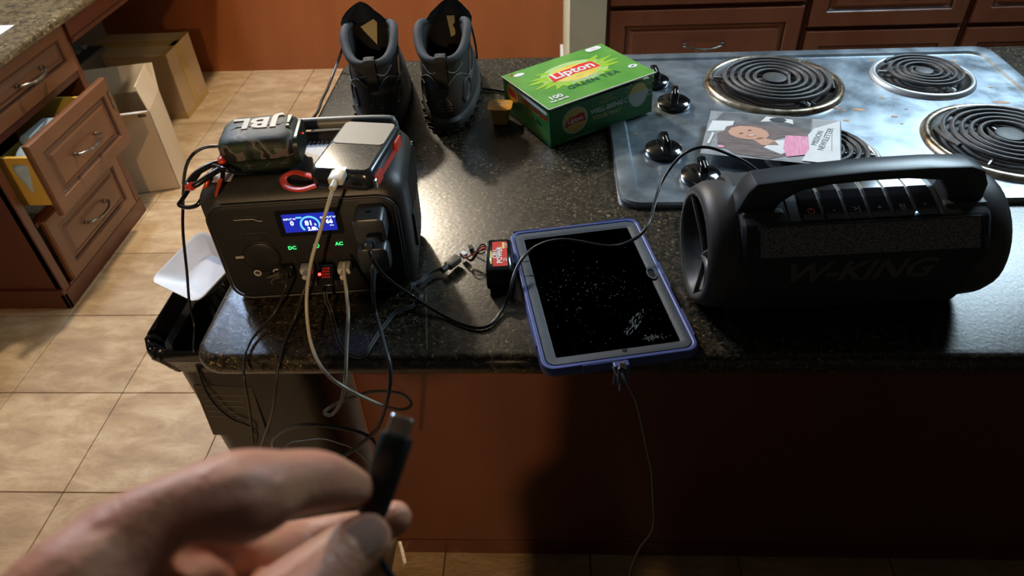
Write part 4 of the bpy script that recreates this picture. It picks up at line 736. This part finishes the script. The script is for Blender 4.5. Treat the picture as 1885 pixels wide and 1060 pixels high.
def plugat(parent, p, q, wx, hx, Lb, m, tip=True, tipm='steelplug', nm='plug', up=(0, 0, 1)):
    """plug body from p towards q"""
    d = (Vector(q) - Vector(p)).normalized(); z = d; x = Vector(up).cross(z).normalized(); y = z.cross(x); mt = Matrix((x, y, z)).transposed().to_4x4(); mt.translation = Vector(p)
    b = box(-wx / 2, wx / 2, -hx / 2, hx / 2, 0, Lb, min(wx, hx) * .25, 2); b.transform(mt); o = link(nm, b, m, parent, smooth=True, angle=40)
    s = lathe([(min(wx, hx) * .42, -.010), (min(wx, hx) * .46, 0.0005)], 12); s.transform(mt); link('strain_relief', s, m, parent, smooth=True)
    if tip: tb_ = box(-wx * .36, wx * .36, -hx * .28, hx * .28, Lb, Lb + .006, .0004, 1); tb_.transform(mt); link('metal_tip', tb_, tipm, parent)
    return o
plugat(wc, P0 + Vector((0, -.016, -.002)), P0 + Vector((0.002, .004, 0)), .016, .0085, .018, 'whitep')
FN = Vector((math.sin(R(5)), -math.cos(R(5)), 0))  # outward normal of the station's front
def psw(x, y, z): return Vector((-.288 + x * math.cos(R(5)) - y * math.sin(R(5)), .735 + x * math.sin(R(5)) + y * math.cos(R(5)), .9105 + z))
q = psw(.0365, FY, .0575); plugat(wc, q + FN * .020, q, .0155, .0085, .0175, 'whitep', up=(0, 0, 1))
# USB clip light / clip plug with black cable
cc = cablething('usb_cable', CAB['clipcable'], .0016, 'cablebr', 'black cable with a clip shaped plug, leftmost of those leaving the power station front')
q = psw(-.0335, FY, .0545); plugat(cc, q + FN * .018, q, .0155, .0085, .016, 'cablebr')
link('clip_jaw', join(xf(prism([(-.026, -.006), (-.024, -.0045), (-.006, .004), (.002, .004), (.002, -.004), (-.008, -.003)], -.0015, .0015, 'y'), tuple(q + FN * .012)), xf(tube([(-.004, 0, -.004), (-.014, -.002, -.006), (-.020, -.002, -.010), (-.020, -.002, -.015)], .0009, 6, 4), tuple(q + FN * .012))), 'olivep', cc)
bc_ = cablething('usb_cable', CAB['blackcable'], .0017, 'cablebr', 'black cable hanging straight down over the worktop edge just left of the white one')
q = psw(-.0085, FY, .0575); plugat(bc_, q + FN * .016, q, .0155, .0080, .0145, 'midprint')
# usb charger with red light and its three wire lead
uc = thing('usb_charging_lead', 'black usb charging lead with glowing red light and flat three-wire cable to the battery', 'charger lead', (0, 0, 0))
q = psw(.0125, FY, .0560)
b = box(-.010, .010, -.0055, .0055, 0, .026, .0015, 2); zz = FN * 1.0; d_ = (Vector((0, 0, -.62)) + FN * .78).normalized(); x_ = Vector((0, 0, 1)).cross(d_).normalized(); y_ = d_.cross(x_)
mt = Matrix((x_, y_, d_)).transposed().to_4x4(); mt.translation = q + FN * .003; b.transform(mt); link('adapter_body', b, 'batt', uc, smooth=True)
gb = bmesh.new()
for i in range(4):
    for j in range(4): box(-.003 + i * .0024, -.0014 + i * .0024, .0054, .0058, .004 + j * .0035, .0062 + j * .0035, bm=gb)
gb.transform(mt); link('printed_marks', gb, 'lred', uc)
l_ = box(-.008, -.0045, .0050, .0062, .010, .0135, .0006, 1); l_.transform(mt); link('indicator_light', l_, 'redled', uc)
for s in (-1, 0, 1):
    pts = [Vector(p) for p in CAB['threewire']]; out = []
    for i, p in enumerate(pts):
        t_ = (pts[min(i + 1, len(pts) - 1)] - pts[max(i - 1, 0)]); n_ = Vector((-t_.y, t_.x, 0)); n_ = n_.normalized() if n_.length > 1e-6 else Vector((1, 0, 0)); out.append(p + n_ * s * .0017 + Vector((0, 0, .0004 * s)))
    link('wire', tube(out, .00085, 6, 4), 'cableg' if s else 'cable', uc, smooth=True, angle=80)
link('wire', tube(CAB['curlwire'], .0008, 6, 5), 'cableg', uc, smooth=True)
e0 = Vector(CAB['threewire'][-1]); e1 = Vector((-.113, .738, .919))
plugat(uc, e0, e1, .012, .0095, .024, 'pbtop', False); 
dd = (e1 - e0).normalized()
for k in range(3): link('boot_ridge', tube([e0 - dd * (.001 + k * .003) + Vector((0, 0, .0)), e0 - dd * (.0028 + k * .003)], .0042, 8, 0), 'cable', uc)
# battery
bt = thing('battery_pack', 'small black battery pack with a red printed label and red wires, left of the tablet', 'battery', (-.0635, .703, .9105), (0, 0, R(4)))
def cellpair(y0, y1, r=.0088, o=.0085):
    prof = []
    for cx_, cz_, a0 in ((o, r + 2 * o, 0), (-o, r + 2 * o, 90), (-o, r, 180), (o, r, 270)):
        for k in range(7): a = R(a0 + 15 * k); prof.append((cx_ + r * math.cos(a), cz_ + r * math.sin(a)))
    return prof
pr2 = cellpair(0, 0)
def sc_(p, s): c = (0, .0173); return (c[0] + (p[0] - c[0]) * s, c[1] + (p[1] - c[1]) * s)
link('shrink_wrap', loft([[(sc_(p, s)[0], y, sc_(p, s)[1]) for p in pr2] for y, s in ((-.031, .80), (-.0315, .93), (-.030, 1), (.030, 1), (.0315, .93), (.031, .8))]), 'batt', bt, smooth=True, angle=50)
TZ = .03495
link('label', prism([(-.0085, -.025), (.0100, -.025), (.0100, .025), (-.0085, .025)], TZ - .0003, TZ), 'bred', bt)
text('POWER', .0095, 'lwhite', bt, (.0005, -.003, TZ + .0002), (0, 0, R(90)), .0001, off=.0003); text('CELL', .0085, 'lwhite', bt, (-.0052, .000, TZ + .0002), (0, 0, R(90)), .0001, off=.0003)
text('2S', .007, 'lwhite', bt, (.0072, -.013, TZ + .0002), (0, 0, R(90)), .0001); text('7.4V', .006, 'lwhite', bt, (.0088, .016, TZ + .0002), (0, 0, R(90)), .0001)
link('yellow_print', prism([(.004, .010), (.0068, .010), (.0068, .023), (.004, .023)], TZ, TZ + .0001), 'byel', bt); link('yellow_print', prism([(-.0112, -.02), (-.0095, -.02), (-.0095, .006), (-.0112, .006)], TZ - .0006, TZ), 'byel', bt)
for k, (m_, zz, dx) in enumerate((('bwire', .012, 0), ('bwire', .007, .004), ('cable', .016, -.004), ('bwire', .014, .008))):
    link('wire', tube([(-.012, .030, .022), (-.024, .032 - dx, .02 + zz * .2), (-.036, .020 + dx, zz), (-.044, .026, .011), (-.050, .034, .0095)], .0009, 6, 5), m_, bt, smooth=True)
link('white_connector', box(-.0035, .0035, -.0045, .0045, -.0035, .0035, .0006, 1), 'label', bt, (-.0475, .036, .0085), (0, 0, R(38)))
link('spare_connector', join(box(-.003, .003, -.005, .005, -.002, .002, .0006, 1), tube([(0, -.004, 0), (.004, -.012, 0), (.010, -.02, .002), (.02, -.024, .01)], .0009, 6, 4)), 'cable', bt, (-.0385, .056, .004), (0, 0, R(15)))
# ================================================================ TABLET
tb_ = thing('tablet', 'tablet in a blue rubber case with a dusty dark screen, lying over the front edge', 'tablet', (.055, .665, .9106), (0, 0, R(10.5)))
TW, TL = .178, .258
def tr(ins, z, r=.014): return [(p[0], p[1], z) for p in rrect(TW - 2 * ins, TL - 2 * ins, max(.004, r - ins * .5), 6)]
link('case_shell', loft([tr(.004, 0), tr(.001, .002), tr(0, .006), tr(0, .011), tr(.0015, .0145), tr(.004, .0150), tr(.006, .0138), tr(.007, .0105)]), 'tabblue', tb_, smooth=True, angle=50)
link('inner_bezel', loft([tr(.0068, .0128), tr(.0072, .0142), tr(.010, .0142), tr(.0165, .0138, .012), tr(.0185, .0122, .006)]), 'tabbez', tb_, smooth=True, angle=40)
link('screen', prism(rrect(TW - .037, TL - .037, .002, 2), .0122, .0128), 'tabglass', tb_)
link('camera_cutout', xf(join(xf(ringplate(.0045, .0062, 0, .0016, 20), (0, 0, 0), sc=(1, 1.9, 1))), (.0735, .008, .0138)), 'tabbez', tb_)
link('camera_glass', prism(oval(.0085, .016, 20, .0735, .008), .0135, .0143), 'tabglass', tb_)
link('home_dimple', prism(oval(.006, .0045, 16, .006, -.1145), .0140, .0144), 'tabglass', tb_)
for x0, x1, y0, y1 in ((-.0895, -.0882, .055, .095), (-.0895, -.0882, -.09, -.02), (.0882, .0895, -.02, .03), (.0882, .0895, -.105, -.06)): link('grip_bump', box(x0, x1, y0, y1, .003, .0145, .0005, 1), 'tabblue', tb_)
for x0, x1, y in ((-.082, -.045, .1285), (.035, .08, .1285), (-.045, .0, -.1298)): link('grip_bump', box(x0, x1, y, y + .0014, .003, .0148, .0005, 1), 'tabblue', tb_)
link('gap_line', join(box(-.082, -.0715, .062, .063, .0137, .01435), box(-.082, -.070, .033, .0338, .0137, .0144)), 'gloss', tb_)
link('port_flap', join(box(-.012, .006, -.137, -.128, .006, .0145, .0015, 2), box(-.012, .006, -.1385, -.1345, -.014, .010, .0015, 2)), 'tabblue', tb_)
sm = bmesh.new()
def speck(x, y, a, b, rot):
    q = prism(oval(a, b, 6, x, y, rot), .0128, .01282); me = bpy.data.meshes.new('t'); q.to_mesh(me); q.free(); sm.from_mesh(me); bpy.data.meshes.remove(me)
for k in range(170):
    x = random.uniform(-.066, .066); y = random.gauss(-.02, .055)
    if abs(y) < .105: speck(x, y, random.uniform(.0003, .0009), random.uniform(.0004, .0012), random.uniform(0, 180))
for k in range(60):
    s = random.random(); x = .018 + .022 * s + random.gauss(0, .0028); y = -.088 + .030 * s + random.gauss(0, .0025)
    speck(x, y, random.uniform(.0004, .0010), random.uniform(.002, .007), -38 + random.gauss(0, 10))
for k in range(50): speck(.044 + random.gauss(0, .007), -.099 + random.gauss(0, .0022), random.uniform(.0004, .001), random.uniform(.001, .004), random.uniform(0, 180))
for k in range(26): speck(random.gauss(-.01, .03), random.gauss(.0, .03), .0004, random.uniform(.002, .006), random.uniform(-60, 0))
o = link('dust', sm, 'smudge', tb_); o['kind'] = 'stuff'
tcab = cablething('tablet_cable', CAB['tablet'], .0018, 'cableg', 'dark cable hanging from the bottom of the blue tablet down the island front')
q = Vector(CAB['tablet'][0]); plugat(tcab, q + Vector((.0, -.004, -.016)), q + Vector((0, 0, .004)), .009, .006, .020, 'cableg', up=(0, 1, 0))
link('fray', tube([q + Vector((-.010, .006, -.002)), q + Vector((-.004, -.002, -.010)), q + Vector((.001, -.005, -.016))], .0008, 5, 3), 'midprint', tcab)
# grey cables
gc = cablething('grey_usb_cable', CAB['grayc'], .0024, 'cableg', 'grey cable from the lower charger looping down in front of the bin')
q = psw(.0755, FY - .030, .072); 
cq = Vector(CAB['grayc'][0]); link('plug', tube([q + FN * -.001, q + FN * .012 + Vector((0, 0, -.004)), cq + Vector((0, .0, -.002))], .0042, 12, 3), 'steelplug', gc, smooth=True)
cablething('thin_wire', CAB['thinarc'], .0009, 'cableg', 'thin grey wire arching in front of the bin under the thicker loop')
bm_c = cablething('speaker_cable', CAB['boom'], .0022, 'cable', 'black cable from the upper charger sweeping over the tablet to the big speaker')
q = psw(.0775, FY - .032, .1165); plugat(bm_c, Vector(CAB['boom'][0]) + Vector((0, 0, .0)), q, .012, .0075, .018, 'spkh', False)

# ================================================================ BIG SPEAKER
bs = thing('boombox_speaker', 'large black barrel speaker with a carry handle and row of keys, right of the tablet', 'speaker', (.3265, .672, .9105), (0, 0, R(4)))
cz = .0755
def oc_(s, o=(0, 0)): return [(y * s + o[0], z * s + o[1]) for y, z in (SECT)]
SECT = [(.028, .0750), (-.016, .0750), (-.026, .0725), (-.050, .0650), (-.0545, .0620), (-.0705, .036), (-.0725, .030), (-.0725, -.004), (-.069, -.020), (-.056, -.052), (-.044, -.062), (-.018, -.070), (.018, -.070), (.044, -.062), (.060, -.045), (.071, -.015), (.0715, .022), (.062, .050), (.045, .068)]
def sx_(x, s): return [(x, y * s, cz + z * s) for y, z in SECT]
link('body', loft([sx_(-.130, .97), sx_(-.126, 1), sx_(.126, 1), sx_(.130, .97)]), 'spkd', bs, smooth=True, angle=25)
# grille facet and lower facet sit slightly proud
link('front_grille', loft([[(x, y, cz + z) for y, z in ((-.0546, .0625), (-.0720, .0352), (-.0710, .0345), (-.0536, .0615))] for x in (-.112, .118)]), 'grille', bs)
link('grille_frame', join(tube([(-.113, -.0545, cz + .0630), (.119, -.0545, cz + .0630)], .0009, 6, 0), tube([(-.113, -.0545, cz + .0630), (-.118, -.0722, cz + .035)], .0009, 6, 0), tube([(.119, -.0545, cz + .0630), (.124, -.0722, cz + .035)], .0009, 6, 0)), 'spktop', bs)
def cap(sg):
    N = 40
    def rg(x, s, pt=.0):
        out = []
        for k in range(N):
            a = 2 * math.pi * k / N; r = .0755 * s; dy = math.cos(a) * r * .98; dz = math.sin(a) * r
            if dz < 0: dy *= 1 - .22 * (dz / r) ** 2
            out.append((sg * x, dy, cz + dz))
        return out
    c = link('end_cap', loft([rg(.118, .96), rg(.121, 1.0), rg(.140, 1.0), rg(.150, .985), rg(.1585, .93), rg(.1620, .86), rg(.1615, .80), rg(.1575, .76), rg(.150, .72), rg(.138, .55), rg(.136, .3)], False, True), 'spk', bs, smooth=True, angle=50)
    y0 = -.0 
    arms = [tube([(sg * .156, .040, cz + .042), (sg * .150, .010, cz + .012), (sg * .149, -.010, cz - .012), (sg * .158, -.022, cz - .055)], [.0055, .005, .0045, .004], 8, 4, flat=.6), tube([(sg * .156, -.048, cz + .030), (sg * .151, -.018, cz + .002), (sg * .150, -.008, cz - .012)], .0045, 8, 4, flat=.6), tube([(sg * .157, -.052, cz - .022), (sg * .155, -.040, cz + .0), (sg * .152, -.012, cz - .004)], .0035, 8, 4, flat=.6)]
    link('spoke', join(*arms), 'spoke', c, smooth=True)
    link('screw', xf(lathe([(.0028, 0), (.0022, .001), (.0004, .0012)], 12), (sg * .158, .036, cz + .040), (0, R(90 * sg), 0)), 'midprint', c)
    return c
cap(-1); cap(1)
hx = [(-.136, .056), (-.132, .070), (-.124, .092), (-.116, .102), (-.060, .1070), (0, .1105), (.060, .1110), (.103, .1095), (.118, .104), (.127, .088), (.1285, .056), (.092, .056), (.088, .080), (.078, .0945), (.04, .0985), (0, .0985), (-.040, .096), (-.070, .090), (-.086, .078), (-.098, .056)]
hb = prism([(x, cz + z - .0 ) for x, z in hx], -.034, -.004, 'y', .003, 2); link('handle', hb, 'spkh', bs, smooth=True, angle=28)
for x0, x1 in ((-.128, -.084), (.084, .130)): link('handle_base', prism([(-.054, cz + .058), (-.040, cz + .070), (.026, cz + .074), (.040, cz + .058)], x0, x1, 'x', .002, 2), 'spk', bs)
link('control_panel', prism([(-.0505, cz + .0650), (-.0255, cz + .0738), (-.015, cz + .0768), (.026, cz + .0768), (.03, cz + .06)], -.080, .082, 'x', .001, 1), 'spktop', bs)
icons = ['o', '-', '>|', '+', '|||', '*']
ang = math.atan2(.0135, .025)
for k in range(6):
    x = -.056 + k * .0240
    key = link('key', prism([(-.0512, cz + .0660), (-.0258, cz + .0750), (-.0145, cz + .0782), (.004, cz + .0782), (.004, cz + .06)], x - .0106, x + .0106, 'x', .0008, 1), 'gloss', bs)
    loc = (x, -.0405, cz + .0700); rt = (math.atan2(.0090, .0254), 0, 0)
    if k == 0:
        link('icon', join(xf(ringplate(.0030, .0037, 0, .0002, 20), loc, rt), xf(box(-.0003, .0003, 0, .0042, 0, .0003), loc, rt)), 'lred', key)
    else: text(icons[k], .009, 'faint2', key, loc, rt, .00008, name='icon')
link('led', xf(lathe([(.0008, 0), (.0005, .0006)], 8), (.0520, -.0480, cz + .0672)), 'blueled', bs)
fa = math.atan2(.033, .0018)
t_ = text('W-KING', .036, 'logok', bs, (-.004, -.0728, cz + .0115), (R(90), 0, 0), .0002, off=.0010, shear=.22, sx=1.16); t_['label'] = 'faded grey lettering'
link('foot', join(box(-.10, -.07, -.03, .03, 0, .007, .002, 1), box(.07, .10, -.03, .03, 0, .007, .002, 1)), 'black', bs)

# ================================================================ BIN AND CONTENTS
bn = thing('trash_bin', 'tall black bin with a black liner under the left end of the worktop', 'bin', (-.463, .80, 0))
def br(w_, d_, z, r=.03, oy=0): return [(p[0] + (.225 - w_) * .42, p[1] + oy, z) for p in rrect(w_, d_, r, 6)]
link('bin_body', loft([br(.165, .16, .001), br(.17, .165, .01), br(.222, .185, .70, .035), br(.225, .187, .705, .035), br(.215, .18, .700, .03), br(.15, .14, .08)], True, True), 'bin', bn, smooth=True, angle=50)
bl = []
N = 96
for z, w_, d_, am in ((.672, .228, .190, .002), (.685, .240, .196, .003), (.700, .255, .206, .005), (.712, .252, .204, .004), (.716, .242, .194, .004), (.708, .234, .184, .004), (.66, .19, .165, .006), (.56, .15, .13, .008)):
    rg_ = []
    bp_ = rrect(w_, d_, .045, 23)
    for k, p in enumerate(bp_): rg_.append((-.013 * (1 if w_ > .2 else .3) + p[0] * (1 + am * 3 * math.sin(k * 1.9 + z * 40)), p[1] * (1 + am * 3 * math.sin(k * 2.3 + z * 30)), z + am * .8 * math.sin(k * 1.1)))
    bl.append(rg_)
link('bin_liner', loft(bl, False, True), 'bag', bn, smooth=True, angle=70)
stk = link('sticker', xf(box(-.045, .045, -.0004, .0004, -.055, .055), (0, 0, 0)), 'sticker', bn, (-.040, -.0925, .585), (R(-1.0), R(3), 0))
for k in range(5): link('printed_line', box(-.038, .030 - .004 * k, -.0008, -.0004, .035 - k * .012, .037 - k * .012), 'faint2', stk)
fm = thing('foam_takeout_tray', 'white foam takeout tray sticking out of the bin beside the worktop corner', 'tray', (-.532, .835, .806), (R(16), R(-6), R(-33)))
fm.scale = (.8, .85, .8)
def fr(w_, d_, z): return [(p[0], p[1], z) for p in rrect(w_, d_, .02, 6)]
link('tray', loft([fr(.10, .08, 0), fr(.15, .12, .028), fr(.158, .128, .030), fr(.158, .128, .0325), fr(.148, .118, .031), fr(.098, .078, .003)]), 'foam', fm, smooth=True, angle=50)

bn.scale = (1, 1, 1.08)
# ================================================================ HAND
def capsules(chains):
    bm = bmesh.new()
    for ch in chains:
        Q = [(Vector(c[:3]), c[3]) for c in ch]; fine = []
        for (a, ra), (b, rb) in zip(Q, Q[1:]):
            n = max(2, int((b - a).length / .0022))
            for k in range(n): fine.append((a.lerp(b, k / n), ra + (rb - ra) * k / n))
        fine.append(Q[-1])
        for p, r in fine: bmesh.ops.create_icosphere(bm, subdivisions=2, radius=r, matrix=Matrix.Translation(p))
    return bm
def smoothchain(ch, n=4):
    P = smoothpath([c[:3] for c in ch], n); rr = smoothpath([(c[3], 0, 0) for c in ch], n); return [(*p, r.x) for p, r in zip(P, rr)]
hand_t = None
me = bpy.data.meshes.new('hand'); bm = capsules([smoothchain(HAND[k]) for k in HAND_CH]); bm.to_mesh(me); bm.free()
ho = bpy.data.objects.new('hand', me); COL.objects.link(ho)
rm = ho.modifiers.new('r', 'REMESH'); rm.mode = 'VOXEL'; rm.voxel_size = .0013; rm.use_smooth_shade = True
sm_ = ho.modifiers.new('s', 'CORRECTIVE_SMOOTH') if False else ho.modifiers.new('s', 'SMOOTH'); sm_.factor = .5; sm_.iterations = 7
dg = bpy.context.evaluated_depsgraph_get(); me2 = bpy.data.meshes.new_from_object(ho.evaluated_get(dg)); ho.modifiers.clear(); ho.data = me2; me2.materials.clear(); me2.materials.append(M['skin'])
for p_ in me2.polygons: p_.use_smooth = True
# the person holding the phone: stands behind the camera, only the hand reaches into view
pe = thing('person', 'person reaching in from the lower left, pinching a dark usb plug between thumb and finger', 'person', (.04, -.42, 0))
def cap2(ch): return [((x - .04, y + .42, z) + (r,)) for x, y, z, r in ch]
def sc3(ch): return smoothchain([(x - .04, y + .42, z, r) for x, y, z, r in ch], 3)
bod = [sc3([(.04, -.42, .95, .15), (.04, -.43, 1.15, .145), (.04, -.44, 1.35, .16), (.04, -.44, 1.47, .07), (.04, -.42, 1.56, .055)]), sc3([(-.10, -.44, 1.42, .075), (.18, -.44, 1.42, .075)]),
       sc3([(.04, -.41, 1.62, .085), (.04, -.42, 1.69, .098), (.04, -.43, 1.74, .09)]), sc3([(-.06, -.42, .92, .095), (-.06, -.41, .5, .07), (-.06, -.43, .08, .045), (-.06, -.34, .04, .04)]), sc3([(.14, -.42, .92, .095), (.14, -.41, .5, .07), (.14, -.43, .08, .045), (.14, -.34, .04, .04)]),
       sc3([(-.13, -.44, 1.41, .07), (-.22, -.36, 1.18, .052), (-.24, -.20, 1.14, .045), (-.175, -.04, 1.235, .034), (-.150, .015, 1.265, .030)]), sc3([(.21, -.44, 1.41, .07), (.27, -.34, 1.2, .05), (.16, -.15, 1.36, .035), (.06, -.06, 1.46, .03)])]
def caps_low(chains):
    bm = bmesh.new()
    for ch in chains:
        for a_, b_ in zip(ch, ch[1:]):
            for k in range(4):
                f = k / 4; bmesh.ops.create_icosphere(bm, subdivisions=2, radius=a_[3] * (1 - f) + b_[3] * f, matrix=Matrix.Translation(Vector(a_[:3]).lerp(Vector(b_[:3]), f)))
        bmesh.ops.create_icosphere(bm, subdivisions=2, radius=ch[-1][3], matrix=Matrix.Translation(Vector(ch[-1][:3])))
    return bm
mb = bpy.data.meshes.new('body'); bb_ = caps_low(bod); bb_.to_mesh(mb); bb_.free(); bo = bpy.data.objects.new('body', mb); COL.objects.link(bo)
rm = bo.modifiers.new('r', 'REMESH'); rm.mode = 'VOXEL'; rm.voxel_size = .010; q_ = bo.modifiers.new('s', 'SMOOTH'); q_.iterations = 5
dg = bpy.context.evaluated_depsgraph_get(); mb2 = bpy.data.meshes.new_from_object(bo.evaluated_get(dg)); bo.modifiers.clear(); bo.data = mb2; mb2.materials.clear(); mb2.materials.append(M['cloth'])
for p_ in mb2.polygons: p_.use_smooth = True
bo.parent = pe
ho.parent = pe; ho.location = (-.04, .42, 0); ho.name = 'hand'
# thumbnail: a curved plate laid on the thumb tip, towards the camera
T0, T1 = Vector(HAND['thumb'][-2][:3]), Vector(HAND['thumb'][-1][:3]); ax = (T1 - T0).normalized(); toc = (Vector((0, 0, 1.49)) - T1); toc = (toc - ax * toc.dot(ax)).normalized(); toc = (toc + ax.cross(toc) * NAILROT).normalized(); sd_ = ax.cross(toc)
bm = bmesh.new(); G = []
for j in range(11):
    v = j / 10; row = []
    for i in range(11):
        u_ = (i / 10 * 2 - 1); hw = .0062 * (1 - .12 * abs(v - .5)) * (min(1, (1 - v) * 5 + .25) ** .5) * (min(1, v * 5 + .35) ** .5); a = u_ * hw / .0092
        rad = .0096 - .0010 * v * v; row.append(bm.verts.new(T1 + ax * (-.0085 + .0135 * v) + toc * rad * math.cos(a) + sd_ * rad * math.sin(a)))
    G.append(row)
for j in range(10):
    for i in range(10): bm.faces.new((G[j][i], G[j][i + 1], G[j + 1][i + 1], G[j + 1][i]))
bmesh.ops.solidify(bm, geom=list(bm.faces), thickness=.0006)
link('thumbnail', bm, 'nail', ho, smooth=True, angle=80)
# plug in the hand
pg = thing('usb_cable_plug', 'dark usb plug with a bare metal tip held upright in the hand', 'plug', (0, 0, 0))
p0 = Vector(HAND['plug0'][0][:3]); p1 = Vector(HAND['plug1'][0][:3]); p2 = Vector(HAND['metal1'][0][:3])
d_ = (p1 - p0).normalized(); vw = (Vector((0, 0, 1.49)) - p1).normalized(); x_ = d_.cross(vw).normalized(); x_ = (x_ + vw * .25).normalized(); x_ = (x_ - d_ * x_.dot(d_)).normalized(); y_ = d_.cross(x_)
mt = Matrix((x_, y_, d_)).transposed().to_4x4(); mt.translation = p0
Lp = (p1 - p0).length
def pl(w_, t_, z): return [(p[0], p[1], z) for p in rrect(w_, t_, t_ * .42, 5)]
b = loft([pl(.0095, .0060, -.004), pl(.0104, .0066, 0), pl(.0115, .0072, Lp * .6), pl(.0118, .0074, Lp - .001), pl(.0108, .0066, Lp)]); b.transform(mt); link('plug_body', b, 'plugb', pg, smooth=True, angle=50)
b = loft([pl(.0084, .0030, Lp - .001), pl(.0084, .0030, Lp + .0062), pl(.0078, .0025, Lp + .0066), pl(.0070, .0018, Lp + .0066), pl(.0068, .0016, Lp + .001)]); b.transform(mt); link('metal_tip', b, 'steelplug', pg, smooth=True, angle=30)
link('cord', tube(CAB['plugtail'], .0016, 8, 5), 'cable', pg, smooth=True, angle=80)
